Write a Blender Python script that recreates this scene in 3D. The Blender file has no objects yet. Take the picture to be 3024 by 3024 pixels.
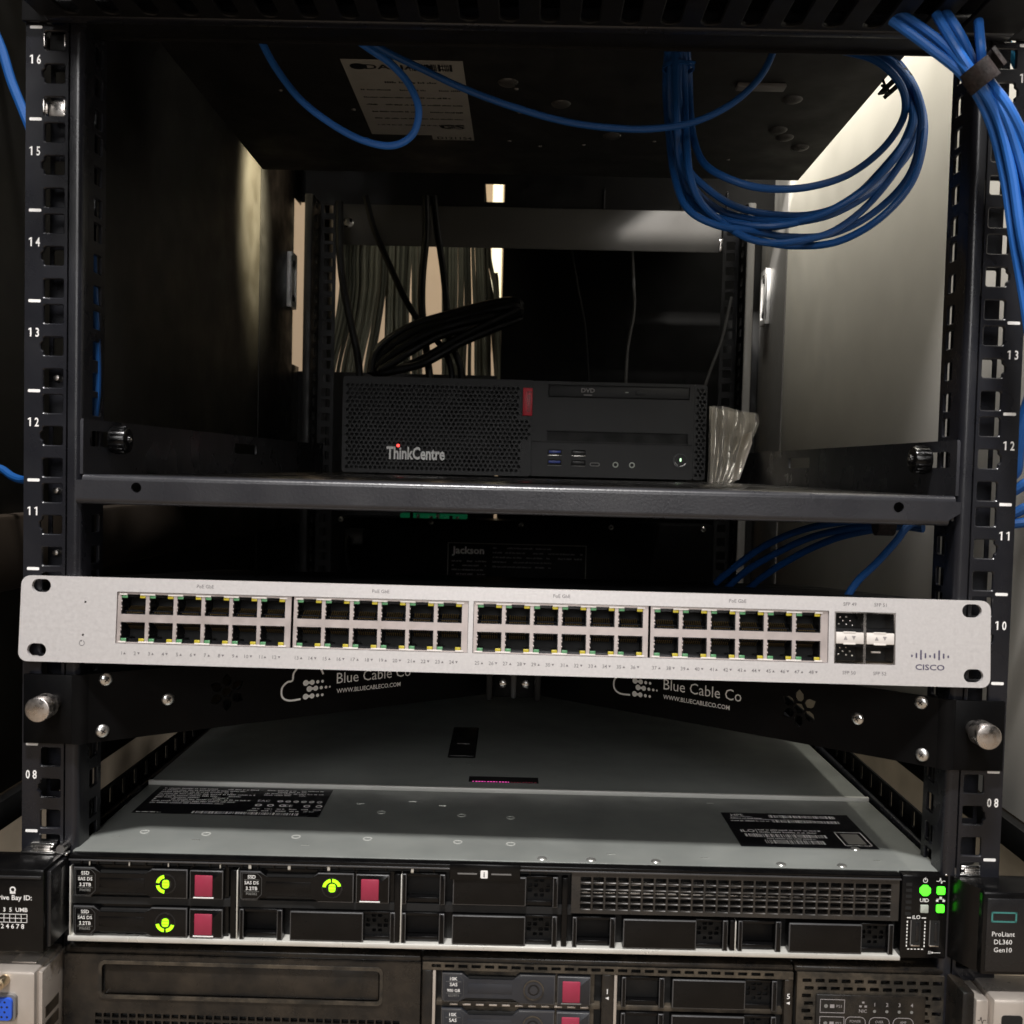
import bpy, bmesh, math, random
import numpy as np
from mathutils import Vector, Matrix, Euler
from mathutils.geometry import delaunay_2d_cdt

# ------------------------------------------------------------------ camera
sc = bpy.context.scene
COL = sc.collection
CAM_O = np.array([5.6838, -508.8998, 500.1974])          # millimetres
PITCH, YAW, ROLL, FPX = -0.04150677, -0.01473492, 0.02512261, 3028.0
_f = np.array([math.sin(YAW)*math.cos(PITCH), math.cos(YAW)*math.cos(PITCH), math.sin(PITCH)])
_r = np.array([math.cos(YAW), -math.sin(YAW), 0.0]); _u = np.cross(_r, _f)
RT = math.cos(ROLL)*_r + math.sin(ROLL)*_u
UP = -math.sin(ROLL)*_r + math.cos(ROLL)*_u
cam_d = bpy.data.cameras.new('camera'); cam = bpy.data.objects.new('camera', cam_d); COL.objects.link(cam)
cam_d.sensor_width = 36; cam_d.lens = 36*FPX/3024
cam_d.clip_start = 0.01; cam_d.clip_end = 60
cam_d.dof.use_dof = True; cam_d.dof.focus_distance = 0.66; cam_d.dof.aperture_fstop = 22
cam.matrix_world = Matrix(((RT[0], UP[0], -_f[0], CAM_O[0]/1e3), (RT[1], UP[1], -_f[1], CAM_O[1]/1e3),
                           (RT[2], UP[2], -_f[2], CAM_O[2]/1e3), (0, 0, 0, 1)))
sc.camera = cam
# ------------------------------------------------------------------ light of the room, plus added fills
w = bpy.data.worlds.new('World'); sc.world = w; w.use_nodes = True
nt = w.node_tree; bg = nt.nodes['Background']
bg.inputs['Color'].default_value = (1.0, 0.96, 0.92, 1); bg.inputs['Strength'].default_value = 0.012
def area(name, loc, target, sx, sy, watt, col=(1, .95, .88)):
    d = bpy.data.lights.new(name, 'AREA'); d.shape = 'RECTANGLE'; d.size = sx; d.size_y = sy; d.energy = watt; d.color = col
    o = bpy.data.objects.new(name, d); COL.objects.link(o); o.location = loc
    o.rotation_euler = (Vector(target)-Vector(loc)).to_track_quat('-Z', 'Y').to_euler(); return o
def spot(name, loc, target, deg, blend, watt, radius, col=(1, .93, .8)):
    d = bpy.data.lights.new(name, 'SPOT'); d.spot_size = math.radians(deg); d.spot_blend = blend; d.energy = watt
    d.shadow_soft_size = radius; d.color = col
    o = bpy.data.objects.new(name, d); COL.objects.link(o); o.location = loc
    o.rotation_euler = (Vector(target)-Vector(loc)).to_track_quat('-Z', 'Y').to_euler(); return o
area('ceiling_lamp', (-0.12, -0.86, 2.45), (-.1, 0, .4), .32, .14, 72, (1, .965, .945))
area('room_lamp', (-.2, -2.65, 1.75), (0, 0, .4), 1.0, .8, 28, (1, .975, .96))
area('far_fill', (.25, -3.3, 1.05), (0, 0, .5), .9, .5, 11, (1, .98, .96))  # added low fill that brightens the computer front and shelf area
gap = area('gap_fill', (.256, .36, .895), (.292, .36, .64), .012, .86, .78, (1, .95, .83)); gap.data.spread = math.radians(95)  # added strip standing in for light falling down the side gap
_z = Vector((-.034, 0, .255)).normalized(); _y = Vector((0, 1, 0)); _x = _y.cross(_z)
gap.rotation_euler = Matrix((_x, _y, _z)).transposed().to_euler()
spot('patch_fill', (-.15, .57, .998), (-.29, .588, .79), 27, .9, 150, .02, (1, .86, .55))  # added spot under the roof, makes the yellowish patch on the left panel
spot('beam_fill', (-.14, -.5, 2.0), (.2, .69, .778), 12, .2, 430, .03, (1, .95, .88))  # added spot aimed through the roof slot at the rear blank panel
spot('rear_fill', (-.13, .735, .985), (-.13, .835, .66), 60, .6, .7, .03, (1, .92, .75))  # added spot, hidden behind the rear plates, to brighten the hanging cables
area('back_room_lamp', (-.2, 2.0, 2.3), (-.2, 2.6, .6), 1.0, .4, 6, (1, .84, .58))
vs = sc.view_settings
sc.display_settings.display_device = 'sRGB'
vs.view_transform = 'Standard'; vs.look = 'None'; vs.exposure = 0; vs.gamma = 1; vs.use_curve_mapping = False
sc.cycles.max_bounces = 6; sc.cycles.use_denoising = True
sc.cycles.sample_clamp_indirect = 4

# ------------------------------------------------------------------ helpers
S = 0.001
U = 44.45
rnd = random.Random(7)
def P(u, v, y):
    """millimetre point at depth y on the sight line of picture position (u, v) in 1932ths of the frame"""
    d = _f + RT*((u*1.5652-1512)/FPX) + UP*((1512-v*1.5652)/FPX)
    return Vector(CAM_O + d*(y-CAM_O[1])/d[1])
def F(y=0, a=0, b=0):            # frame on a front face: local x right, local y up, local z towards the viewer
    return Matrix(((1, 0, 0, a), (0, 0, -1, y), (0, 1, 0, b), (0, 0, 0, 1)))
def T(z=0, a=0, b=0):            # frame on an upper face
    return Matrix.Translation((a, b, z))
def rr(x0, x1, y0, y1, r=0, n=4):
    if r <= 0: return [(x0, y0), (x1, y0), (x1, y1), (x0, y1)]
    out = []
    for cx, cy, a0 in ((x1-r, y0+r, -90), (x1-r, y1-r, 0), (x0+r, y1-r, 90), (x0+r, y0+r, 180)):
        for k in range(n+1):
            a = math.radians(a0+90*k/n); out.append((cx+r*math.cos(a), cy+r*math.sin(a)))
    return out
def circ(cx, cy, r, n=20, a0=0, ry=None):
    ry = ry or r
    return [(cx+r*math.cos(a0+2*math.pi*k/n), cy+ry*math.sin(a0+2*math.pi*k/n)) for k in range(n)]
def inside(p, poly):
    x, y = p; c = False; j = len(poly)-1
    for i in range(len(poly)):
        xi, yi = poly[i]; xj, yj = poly[j]
        if (yi > y) != (yj > y) and x < (xj-xi)*(y-yi)/(yj-yi)+xi: c = not c
        j = i
    return c
_font = {}
def glyphs(s, bold):
    k = (s, bold)
    if k not in _font:
        c = bpy.data.curves.new('tmp', 'FONT'); c.body = s; c.resolution_u = 2; c.offset = bold; c.fill_mode = 'FRONT'
        o = bpy.data.objects.new('tmp', c); COL.objects.link(o)
        dg = bpy.context.evaluated_depsgraph_get()
        me = bpy.data.meshes.new_from_object(o.evaluated_get(dg))
        v = [tuple(p.co[:2]) for p in me.vertices]; f = [tuple(p.vertices) for p in me.polygons]
        bpy.data.objects.remove(o); bpy.data.curves.remove(c); bpy.data.meshes.remove(me)
        xs = [p[0] for p in v] or [0]
        _font[k] = (v, f, min(xs), max(xs))
    return _font[k]
ORG = {}
class MB:
    def __init__(self): self.v = []; self.f = []; self.m = []
    def add(self, vs, fs, mat, M=None):
        o = len(self.v)
        self.v += [tuple(M @ Vector(p)) if M is not None else tuple(p) for p in vs]
        self.f += [tuple(o+i for i in f) for f in fs]; self.m += [mat]*len(fs)
        return self
    def box(self, x0, x1, y0, y1, z0, z1, mat, bev=0, seg=2, M=None):
        x0, x1 = sorted((x0, x1)); y0, y1 = sorted((y0, y1)); z0, z1 = sorted((z0, z1))
        vs = [(x0, y0, z0), (x1, y0, z0), (x1, y1, z0), (x0, y1, z0), (x0, y0, z1), (x1, y0, z1), (x1, y1, z1), (x0, y1, z1)]
        fs = [(0, 3, 2, 1), (4, 5, 6, 7), (0, 1, 5, 4), (1, 2, 6, 5), (2, 3, 7, 6), (3, 0, 4, 7)]
        if bev > 0:
            bm = bmesh.new(); bv = [bm.verts.new(p) for p in vs]
            for f in fs: bm.faces.new([bv[i] for i in f])
            bmesh.ops.bevel(bm, geom=bm.edges[:], offset=bev, segments=seg, affect='EDGES', profile=.5)
            bm.verts.index_update(); vs = [tuple(p.co) for p in bm.verts]; fs = [tuple(q.index for q in f.verts) for f in bm.faces]; bm.free()
        return self.add(vs, fs, mat, M)
    def fbox(self, M, a0, a1, b0, b1, c0, c1, mat, bev=0): return self.box(a0, a1, b0, b1, c0, c1, mat, bev, M=M)
    def prism(self, poly, c0, c1, mat, M=None, bev=0, emat=None):
        n = len(poly)
        if bev > 0:
            bm = bmesh.new(); lo = [bm.verts.new((p[0], p[1], c0)) for p in poly]; hi = [bm.verts.new((p[0], p[1], c1)) for p in poly]
            bm.faces.new(lo[::-1]); top = bm.faces.new(hi)
            for i in range(n): bm.faces.new((lo[i], lo[(i+1) % n], hi[(i+1) % n], hi[i]))
            r = bmesh.ops.bevel(bm, geom=list(top.edges), offset=bev, segments=2, affect='EDGES', profile=.5); bf = set(r['faces'])
            bm.verts.index_update(); vs = [tuple(p.co) for p in bm.verts]; fl = list(bm.faces)
            f1 = [tuple(q.index for q in f.verts) for f in fl if f not in bf]; f2 = [tuple(q.index for q in f.verts) for f in fl if f in bf]; bm.free()
            o = len(self.v); self.add(vs, f1, mat, M); self.f += [tuple(o+i for i in f) for f in f2]; self.m += [emat or mat]*len(f2)
            return self
        vs = [(p[0], p[1], c0) for p in poly]+[(p[0], p[1], c1) for p in poly]
        fs = [tuple(range(n))[::-1], tuple(range(n, 2*n))]+[(i, (i+1) % n, n+(i+1) % n, n+i) for i in range(n)]
        return self.add(vs, fs, mat, M)
    def flat(self, poly, c, mat, M=None):
        return self.add([(p[0], p[1], c) for p in poly], [tuple(range(len(poly)))], mat, M)
    def plate(self, outer, holes, t, mat, M=None, c=0, ch=0):
        """sheet of thickness t with holes; its face lies at local z = c; ch chamfers the rims of the holes"""
        if ch > 0:
            wide = []
            for lp in holes:
                xs = [p[0] for p in lp]; ys = [p[1] for p in lp]; cx = (min(xs)+max(xs))/2; cy = (min(ys)+max(ys))/2
                fx = 1+2*ch/(max(xs)-min(xs)); fy = 1+2*ch/(max(ys)-min(ys)); wl = [(cx+(p[0]-cx)*fx, cy+(p[1]-cy)*fy) for p in lp]; wide.append(wl); n = len(lp)
                if sum(lp[i][0]*lp[(i+1) % n][1]-lp[(i+1) % n][0]*lp[i][1] for i in range(n)) < 0: lp = lp[::-1]; wl = wl[::-1]
                self.add([(p[0], p[1], c) for p in wl]+[(p[0], p[1], c-ch) for p in lp]+[(p[0], p[1], c-t) for p in lp],
                         [(i, (i+1) % n, n+(i+1) % n, n+i)[::-1] for i in range(n)]+[(n+i, n+(i+1) % n, 2*n+(i+1) % n, 2*n+i)[::-1] for i in range(n)], mat, M)
            holes = wide
        loops = [outer]+list(holes); pts = []; edges = []; own = []
        for li, lp in enumerate(loops):
            o = len(pts); n = len(lp); pts += [Vector((p[0], p[1])) for p in lp]; own += [li]*n
            edges += [(o+i, o+(i+1) % n) for i in range(n)]
        r = delaunay_2d_cdt(pts, edges, [], 1, 1e-7)
        ov, of, orig = r[0], r[2], r[3]
        src = [own[q[0]] if q else -1 for q in orig]
        vs = [(p[0], p[1]) for p in ov]; fs = []
        for f in of:
            cx = sum(vs[i][0] for i in f)/len(f); cy = sum(vs[i][1] for i in f)/len(f)
            s = {src[i] for i in f}
            if len(s) == 1:
                k = s.pop()
                if k > 0 and inside((cx, cy), loops[k]): continue
                if k == 0 and not inside((cx, cy), outer): continue
            a, b, d = vs[f[0]], vs[f[1]], vs[f[2]]
            if (b[0]-a[0])*(d[1]-a[1])-(b[1]-a[1])*(d[0]-a[0]) < 0: f = f[::-1]
            fs.append(tuple(f))
        n = len(vs); V = [(p[0], p[1], c) for p in vs]+[(p[0], p[1], c-t) for p in vs]
        FF = fs+[tuple(n+i for i in f[::-1]) for f in fs]
        cnt = {}
        for f in fs:
            for i in range(len(f)): cnt[(f[i], f[(i+1) % len(f)])] = 1
        for (a, b) in list(cnt):
            if (b, a) not in cnt: FF.append((b, a, n+a, n+b))
        return self.add(V, FF, mat, M)
    def cyl(self, p0, p1, r, mat, n=20, r1=None, bev=0):
        p0 = Vector(p0); p1 = Vector(p1); d = p1-p0; h = d.length
        M = Matrix.Translation(p0) @ d.to_track_quat('Z', 'Y').to_matrix().to_4x4()
        r1 = r if r1 is None else r1
        rings = [(0, r), (h, r1)] if bev <= 0 else [(0, r), (h-bev, r1), (h-bev*.3, r1-bev*.3), (h, r1-bev)]
        vs = []; fs = []
        for z, q in rings: vs += [(q*math.cos(2*math.pi*k/n), q*math.sin(2*math.pi*k/n), z) for k in range(n)]
        for j in range(len(rings)-1):
            for k in range(n): fs.append((j*n+k, j*n+(k+1) % n, (j+1)*n+(k+1) % n, (j+1)*n+k))
        fs.append(tuple(range(n))[::-1]); fs.append(tuple(range((len(rings)-1)*n, len(rings)*n)))
        return self.add(vs, fs, mat, M)
    def dome(self, c, nrm, r, h, mat, n=16):
        nrm = Vector(nrm).normalized(); M = Matrix.Translation(c) @ nrm.to_track_quat('Z', 'Y').to_matrix().to_4x4()
        vs = []; fs = []
        for j in range(4):
            a = j/4*math.pi/2; vs += [(r*math.cos(a)*math.cos(2*math.pi*k/n), r*math.cos(a)*math.sin(2*math.pi*k/n), h*math.sin(a)) for k in range(n)]
        vs.append((0, 0, h))
        for j in range(3):
            for k in range(n): fs.append((j*n+k, j*n+(k+1) % n, (j+1)*n+(k+1) % n, (j+1)*n+k))
        for k in range(n): fs.append((3*n+k, 3*n+(k+1) % n, 4*n))
        return self.add(vs, fs, mat, M)
    def ring(self, M, cx, cy, r0, r1, c0, c1, mat, n=28, a0=0, a1=360):
        full = a1-a0 >= 360; m = n if full else n+1
        A = [math.radians(a0+(a1-a0)*k/n) for k in range(m)]
        vs = []
        for r, c in ((r0, c0), (r0, c1), (r1, c1), (r1, c0)): vs += [(cx+r*math.cos(a), cy+r*math.sin(a), c) for a in A]
        fs = []
        for k in range(n if full else n):
            k2 = (k+1) % m
            for q in range(4): fs.append((q*m+k, ((q+1) % 4)*m+k, ((q+1) % 4)*m+k2, q*m+k2))
        if not full: fs += [(0, m, 2*m, 3*m), (m-1, 4*m-1, 3*m-1, 2*m-1)]
        return self.add(vs, fs, mat, M)
    def tube(self, pts, r, mat, n=10, sub=6, flat=1.0):
        pts = [Vector(p) for p in pts]
        q = []
        for i in range(len(pts)-1):
            p0 = pts[max(i-1, 0)]; p1 = pts[i]; p2 = pts[i+1]; p3 = pts[min(i+2, len(pts)-1)]
            for k in range(sub):
                t = k/sub
                q.append(.5*((2*p1)+(p2-p0)*t+(2*p0-5*p1+4*p2-p3)*t*t+(3*p1-p0-3*p2+p3)*t**3))
        q.append(pts[-1]); vs = []; fs = []
        tn = (q[1]-q[0]).normalized(); nn = tn.orthogonal().normalized()
        for i, p in enumerate(q):
            tn = (q[min(i+1, len(q)-1)]-q[max(i-1, 0)]).normalized()
            nn = (nn-tn*nn.dot(tn)).normalized(); bb = tn.cross(nn)
            vs += [tuple(p+nn*(r*math.cos(2*math.pi*k/n))+bb*(r*flat*math.sin(2*math.pi*k/n))) for k in range(n)]
        for i in range(len(q)-1):
            for k in range(n): fs.append((i*n+k, i*n+(k+1) % n, (i+1)*n+(k+1) % n, (i+1)*n+k))
        fs += [tuple(range(n))[::-1], tuple(range((len(q)-1)*n, len(q)*n))]
        return self.add(vs, fs, mat)
    def text(self, s, size, M, mat, align='C', sx=1.0, bold=0.0, c=.12):
        v, f, a, b = glyphs(s, bold); off = {'C': -(a+b)/2, 'L': -a, 'R': -b}[align]
        k = size/.7                              # size = cap height
        return self.add([((p[0]+off)*k*sx, p[1]*k, c) for p in v], f, mat, M)
    def micro(self, M, x0, x1, y, h, mat, seed=0, fill=.8, c=.12, ch=.75):
        """a line of print too small to read"""
        g = random.Random(seed); x = x0
        while x < x1-h*.4:
            wd = g.uniform(1, 5)*h*ch
            e = min(x+wd, x1)
            if g.random() < fill:
                q = x
                while q < e-.01:
                    e2 = min(q+h*.5, e); hh = h*g.uniform(.55, 1)
                    self.flat([(q, y), (e2-h*.12, y), (e2-h*.12, y+hh), (q, y+hh)], c, mat, M); q = e2
            x = e+h*.35
        return self
    def bars(self, M, x0, x1, y0, y1, mat, seed=0, c=.12, mod=.35):
        g = random.Random(seed); x = x0
        while x < x1:
            wd = g.choice((1, 1, 2, 3))*mod; self.flat([(x, y0), (min(x+wd, x1), y0), (min(x+wd, x1), y1), (x, y1)], c, mat, M)
            x += wd+g.choice((1, 1, 2))*mod
        return self
    def build(self, name, parent=None, org=None, smooth=35):
        if org is None: org = ORG[parent] if parent is not None else Vector((0, 0, 0))
        org = Vector(org)
        me = bpy.data.meshes.new(name)
        me.from_pydata([((p[0]-org[0])*S, (p[1]-org[1])*S, (p[2]-org[2])*S) for p in self.v], [], self.f)
        names = []
        for m in self.m:
            if m not in names: names.append(m)
        for m in names: me.materials.append(MAT[m])
        idx = {m: i for i, m in enumerate(names)}
        me.polygons.foreach_set('material_index', [idx[m] for m in self.m])
        me.polygons.foreach_set('use_smooth', [True]*len(self.f))
        me.set_sharp_from_angle(angle=math.radians(smooth)); me.update()
        o = bpy.data.objects.new(name, me); COL.objects.link(o); ORG[o] = org
        if parent is not None: o.parent = parent; o.location = (org-ORG[parent])*S
        else: o.location = org*S
        return o
def tag(o, label=None, cat=None, group=None, kind=None):
    if label: o['label'] = label
    if cat: o['category'] = cat
    if group: o['group'] = group
    if kind: o['kind'] = kind
    return o
def thing(name, label, cat, loc=(0, 0, 0), group=None):
    o = bpy.data.objects.new(name, None); COL.objects.link(o); o.empty_display_size = .01
    o.location = Vector(loc)*S; ORG[o] = Vector(loc); return tag(o, label, cat, group)
def copy_part(src, parent, shift):
    """a copy of a part and of its sub-parts, moved by shift millimetres under its (possibly other) parent"""
    c = src.copy(); COL.objects.link(c); c.parent = parent; ORG[c] = ORG[src]+Vector(shift)
    c.location = (ORG[c]-ORG[parent])*S
    for ch in list(src.children):
        d = ch.copy(); COL.objects.link(d); d.parent = c; ORG[d] = ORG[ch]+Vector(shift)
    return c

# ------------------------------------------------------------------ materials
MAT = {}
def mat(name, rgb, rough=.5, metal=0.0, var=.15, vscale=60, bump=0.0, bscale=900, dust=0.0, dustcol=(.20, .16, .11), dscale=35, emit=None, es=0, spec=.5, rvar=.12, aniso=None, coat=0):
    m = bpy.data.materials.new(name); m.use_nodes = True; n = m.node_tree.nodes; l = m.node_tree.links
    b = n['Principled BSDF']; b.inputs['Roughness'].default_value = rough; b.inputs['Metallic'].default_value = metal
    b.inputs['Specular IOR Level'].default_value = spec; b.inputs['Coat Weight'].default_value = coat
    tc = n.new('ShaderNodeTexCoord'); mp = n.new('ShaderNodeMapping'); l.new(tc.outputs['Object'], mp.inputs['Vector'])
    if aniso: mp.inputs['Scale'].default_value = aniso
    nz = n.new('ShaderNodeTexNoise'); nz.inputs['Scale'].default_value = vscale; nz.inputs['Detail'].default_value = 5; l.new(mp.outputs[0], nz.inputs['Vector'])
    rmp = n.new('ShaderNodeMapRange'); rmp.inputs['From Min'].default_value = .25; rmp.inputs['From Max'].default_value = .75
    rmp.inputs['To Min'].default_value = 1-var; rmp.inputs['To Max'].default_value = 1+var; l.new(nz.outputs[0], rmp.inputs['Value'])
    vm = n.new('ShaderNodeVectorMath'); vm.operation = 'SCALE'; vm.inputs[0].default_value = rgb; l.new(rmp.outputs[0], vm.inputs['Scale'])
    out = vm.outputs[0]
    if dust > 0:
        dz = n.new('ShaderNodeTexNoise'); dz.inputs['Scale'].default_value = dscale; dz.inputs['Detail'].default_value = 8; dz.inputs['Roughness'].default_value = .7
        l.new(tc.outputs['Object'], dz.inputs['Vector'])
        dr = n.new('ShaderNodeMapRange'); dr.inputs['From Min'].default_value = .42; dr.inputs['From Max'].default_value = .72; dr.inputs['To Max'].default_value = dust; l.new(dz.outputs[0], dr.inputs['Value'])
        mx = n.new('ShaderNodeMix'); mx.data_type = 'RGBA'; l.new(dr.outputs[0], mx.inputs['Factor']); l.new(out, mx.inputs['A']); mx.inputs['B'].default_value = (*dustcol, 1)
        out = mx.outputs['Result']
    l.new(out, b.inputs['Base Color'])
    rr_ = n.new('ShaderNodeMapRange'); rr_.inputs['From Min'].default_value = .3; rr_.inputs['From Max'].default_value = .7
    rr_.inputs['To Min'].default_value = max(rough-rvar, .05); rr_.inputs['To Max'].default_value = min(rough+rvar, 1)
    nz2 = n.new('ShaderNodeTexNoise'); nz2.inputs['Scale'].default_value = vscale*.7+11; nz2.inputs['Detail'].default_value = 6; l.new(mp.outputs[0], nz2.inputs['Vector'])
    l.new(nz2.outputs[0], rr_.inputs['Value']); l.new(rr_.outputs[0], b.inputs['Roughness'])
    if bump > 0:
        bz = n.new('ShaderNodeTexNoise'); bz.inputs['Scale'].default_value = bscale; bz.inputs['Detail'].default_value = 3; l.new(mp.outputs[0], bz.inputs['Vector'])
        bp = n.new('ShaderNodeBump'); bp.inputs['Strength'].default_value = bump; bp.inputs['Distance'].default_value = .0004
        l.new(bz.outputs[0], bp.inputs['Height']); l.new(bp.outputs[0], b.inputs['Normal'])
    if emit: b.inputs['Emission Color'].default_value = (*emit, 1); b.inputs['Emission Strength'].default_value = es
    MAT[name] = m; return m
mat('post black', (.010, .0105, .014), .29, 0, .12, 40, .10, 1500, .12, (.035, .033, .032), 30, rvar=.07)
mat('latch steel', (.80, .79, .77), .42, .7, .05)
mat('dimple metal', (.50, .51, .48), .40, .2, .05)
mat('foot grey', (.05, .048, .045), .35, 0, .1)
mat('beam grey', (.05, .048, .045), .5, 0, .06, 30)
mat('shelf black', (.026, .0265, .031), .30, 0, .15, 30, .20, 700, .14, (.05, .045, .04), 30, rvar=.08)
mat('tray black', (.014, .014, .015), .22, 0, .15, 30, .10, 500, .3, (.06, .052, .045), 25, rvar=.09)
mat('black metal', (.007, .007, .0075), .45, 0, .15, 50, .1, 1200, spec=0.2)
mat('bracket black', (.0025, .0025, .0028), .40, 0, .2, 60, .04, 1500, .3, (.008, .0075, .007), 40, spec=.08, rvar=.06)
mat('black plastic', (.012, .012, .013), .42, 0, .1, 60, .10, 1800)
mat('deep black', (.004, .004, .004), .7, 0, .05)
mat('dusty black', (.007, .0065, .006), .30, 0, .25, 60, .10, 900, .55, (.060, .046, .032), 34, rvar=.10)
mat('dusty grille', (.02, .018, .015), .4, .1, .2, 60, .1, 1500, .75, (.15, .12, .085), 45)
mat('grille metal', (.42, .39, .36), .30, .85, .3, 50, 0)
mat('ups metal', (.008, .0078, .0072), .6, 0, .15, 40, .1, 900)
mat('white print', (.88, .87, .85), .6, 0, .03)
mat('grey print', (.30, .28, .28), .6, 0, .05)
mat('dim print', (.20, .20, .19), .6, 0, .05)
mat('teal print', (.05, .22, .20), .5, 0, .05)
mat('switch silver', (.63, .61, .605), .42, .35, .06, 700, .10, 2600, .12, (.47, .445, .43), 12, rvar=.09)
mat('port frame', (.52, .46, .44), .40, .5, .08, 200)
mat('port black', (.010, .010, .011), .26, 0, .1)
mat('contact gold', (.62, .42, .16), .35, .9, .1)
mat('light pipe', (.72, .68, .64), .35, 0, .05)
mat('led green off', (.10, .28, .13), .3, 0, .05)
mat('led yellow off', (.50, .41, .04), .3, 0, .05)
mat('cage steel', (.62, .58, .55), .25, 1, .1)
mat('navy print', (.07, .06, .11), .5, 0, .05)
mat('steel', (.60, .57, .54), .28, 1, .12, 200)
mat('brushed steel', (.62, .58, .55), .30, 1, .12, 400)
mat('screw zinc', (.68, .67, .65), .30, 1, .1, 300)
mat('lid metal', (.25, .265, .25), .42, .35, .10, 30, .05, 2200, .14, (.30, .29, .26), 60)
mat('lid edge', (.75, .76, .72), .3, .9, .05)
mat('white sheet metal', (.72, .71, .66), .35, .4, .08, 80)
mat('label black', (.008, .008, .010), .35, 0, .05, spec=0.15)
mat('label white', (.30, .29, .26), .6, 0, .05)
mat('caddy black', (.0028, .0028, .0031), .22, 0, .2, 60, .04, 1500, .25, (.012, .0105, .009), 60, rvar=.06, spec=.28)
mat('caddy slate', (.020, .023, .030), .40, 0, .1, 60, .06, 1500, .12, (.12, .10, .08))
mat('button red', (.33, .028, .065), .42, 0, .12, 80, .05, 1500)
mat('pale grey plastic', (.42, .45, .40), .4, 0, .05)
mat('led lime', (.3, .9, .02), .4, emit=(.42, 1.0, .0), es=1.25)
mat('led green', (.05, .9, .02), .4, emit=(.07, 1.0, .02), es=2.2)
mat('edge highlight', (.055, .055, .057), .30, 0, .1, spec=.8)  # lighter bevel colour: edge highlights painted in
mat('grille plate', (.035, .033, .031), .28, .3, .2, 60, .05, 1500, .3, (.10, .08, .06), 50)
mat('seam highlight', (.58, .58, .55), .45, .1, .08, 30)  # catch-light along the lid seam, put in as a white colour
mat('switch print', (.16, .15, .155), .6, 0, .05)
mat('led red', (.9, .05, .05), .4, emit=(1, .06, .05), es=3.0)
mat('led white', (.8, 1, .8), .4, emit=(.6, 1.0, .55), es=3.0)
mat('led magenta', (.5, .05, .3), .4, emit=(1, .10, .5), es=.8)
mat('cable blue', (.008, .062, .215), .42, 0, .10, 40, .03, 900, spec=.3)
mat('cable blue lit', (.022, .14, .50), .45, 0, .10, 40, .03, 900)  # lit copy of cable blue, its stronger light put into the colour
mat('door black', (.0025, .0025, .0025), .6, 0, .1, spec=.08)
mat('cable teal', (.02, .23, .42), .42, 0, .08, 40)
mat('cable black', (.003, .003, .003), .5, 0, .1, spec=.18)
mat('cable grey', (.20, .205, .165), .5, 0, .25, 20)
mat('velcro grey', (.040, .039, .039), .9, 0, .5, 500, .9, 2200, .22, (.12, .05, .04), 70, spec=.2)
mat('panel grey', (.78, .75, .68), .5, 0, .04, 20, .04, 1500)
mat('panel shaded', (.008, .0068, .0043), .55, 0, .06, 20)  # same panel as the right one, with its shade put into the colour
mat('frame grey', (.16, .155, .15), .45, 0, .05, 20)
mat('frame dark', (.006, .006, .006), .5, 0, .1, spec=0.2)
mat('tan panel', (.42, .35, .26), .6, 0, .25, 22, .1, 300, .4, (.55, .46, .35), 15)
mat('rail brown', (.035, .027, .020), .4, .2, .15, 15)
mat('wall beige', (.62, .48, .33), .8, 0, .05, 8)
mat('floor tan', (.28, .22, .16), .7, 0, .2, 6)
mat('pc black', (.027, .027, .028), .52, 0, .04, 60, .05, 2200, spec=.3, rvar=.02)
mat('pc mesh', (.024, .024, .025), .50, 0, .04, 60, .05, 2200, spec=.3, rvar=.02)
mat('pc red', (.62, .025, .045), .4, 0, .05)
mat('chrome', (.75, .74, .72), .18, 1, .03)
mat('usb blue', (.03, .06, .32), .4, 0, .05)
mat('vga blue', (.02, .10, .62), .4, 0, .08)
mat('ear silver', (.55, .50, .45), .35, .6, .1, 60, .06, 1500, .15, (.30, .24, .17))
mat('green board', (.02, .22, .10), .4, emit=(.02, .5, .2), es=.06)
mat('paper', (.72, .66, .60), .7, 0, .05)
mat('brass', (.62, .50, .34), .3, 1, .1)
mat('tube light', (.8, .8, .7), .5, emit=(1, .90, .55), es=1.3)
mat('led dim', (.05, .15, .0), .5)
mat('dim red', (.20, .01, .015), .4, 0, .03)
mat('pale letters', (.90, .89, .87), .45, 0, .04)
mat('frame wire', (.06, .06, .06), .5)
mat('cable grey dark', (.07, .075, .06), .5, 0, .25, 20)
def bag_mat():
    m = bpy.data.materials.new('clear film'); m.use_nodes = True; n = m.node_tree.nodes; l = m.node_tree.links
    n.remove(n['Principled BSDF']); out = n['Material Output']
    tr = n.new('ShaderNodeBsdfTransparent'); tr.inputs[0].default_value = (.93, .91, .86, 1)
    gl = n.new('ShaderNodeBsdfGlossy'); gl.inputs['Roughness'].default_value = .09; gl.inputs[0].default_value = (1, .95, .85, 1)
    df = n.new('ShaderNodeBsdfDiffuse'); df.inputs[0].default_value = (.85, .80, .72, 1)
    m1 = n.new('ShaderNodeMixShader'); m2 = n.new('ShaderNodeMixShader')
    fr = n.new('ShaderNodeFresnel'); fr.inputs[0].default_value = 1.6
    ad = n.new('ShaderNodeMath'); ad.operation = 'ADD'; ad.inputs[1].default_value = .06; l.new(fr.outputs[0], ad.inputs[0])
    m1.inputs[0].default_value = .24; l.new(tr.outputs[0], m1.inputs[1]); l.new(df.outputs[0], m1.inputs[2])
    l.new(ad.outputs[0], m2.inputs[0]); l.new(m1.outputs[0], m2.inputs[1]); l.new(gl.outputs[0], m2.inputs[2])
    l.new(m2.outputs[0], out.inputs[0]); MAT['clear film'] = m
bag_mat()

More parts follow.
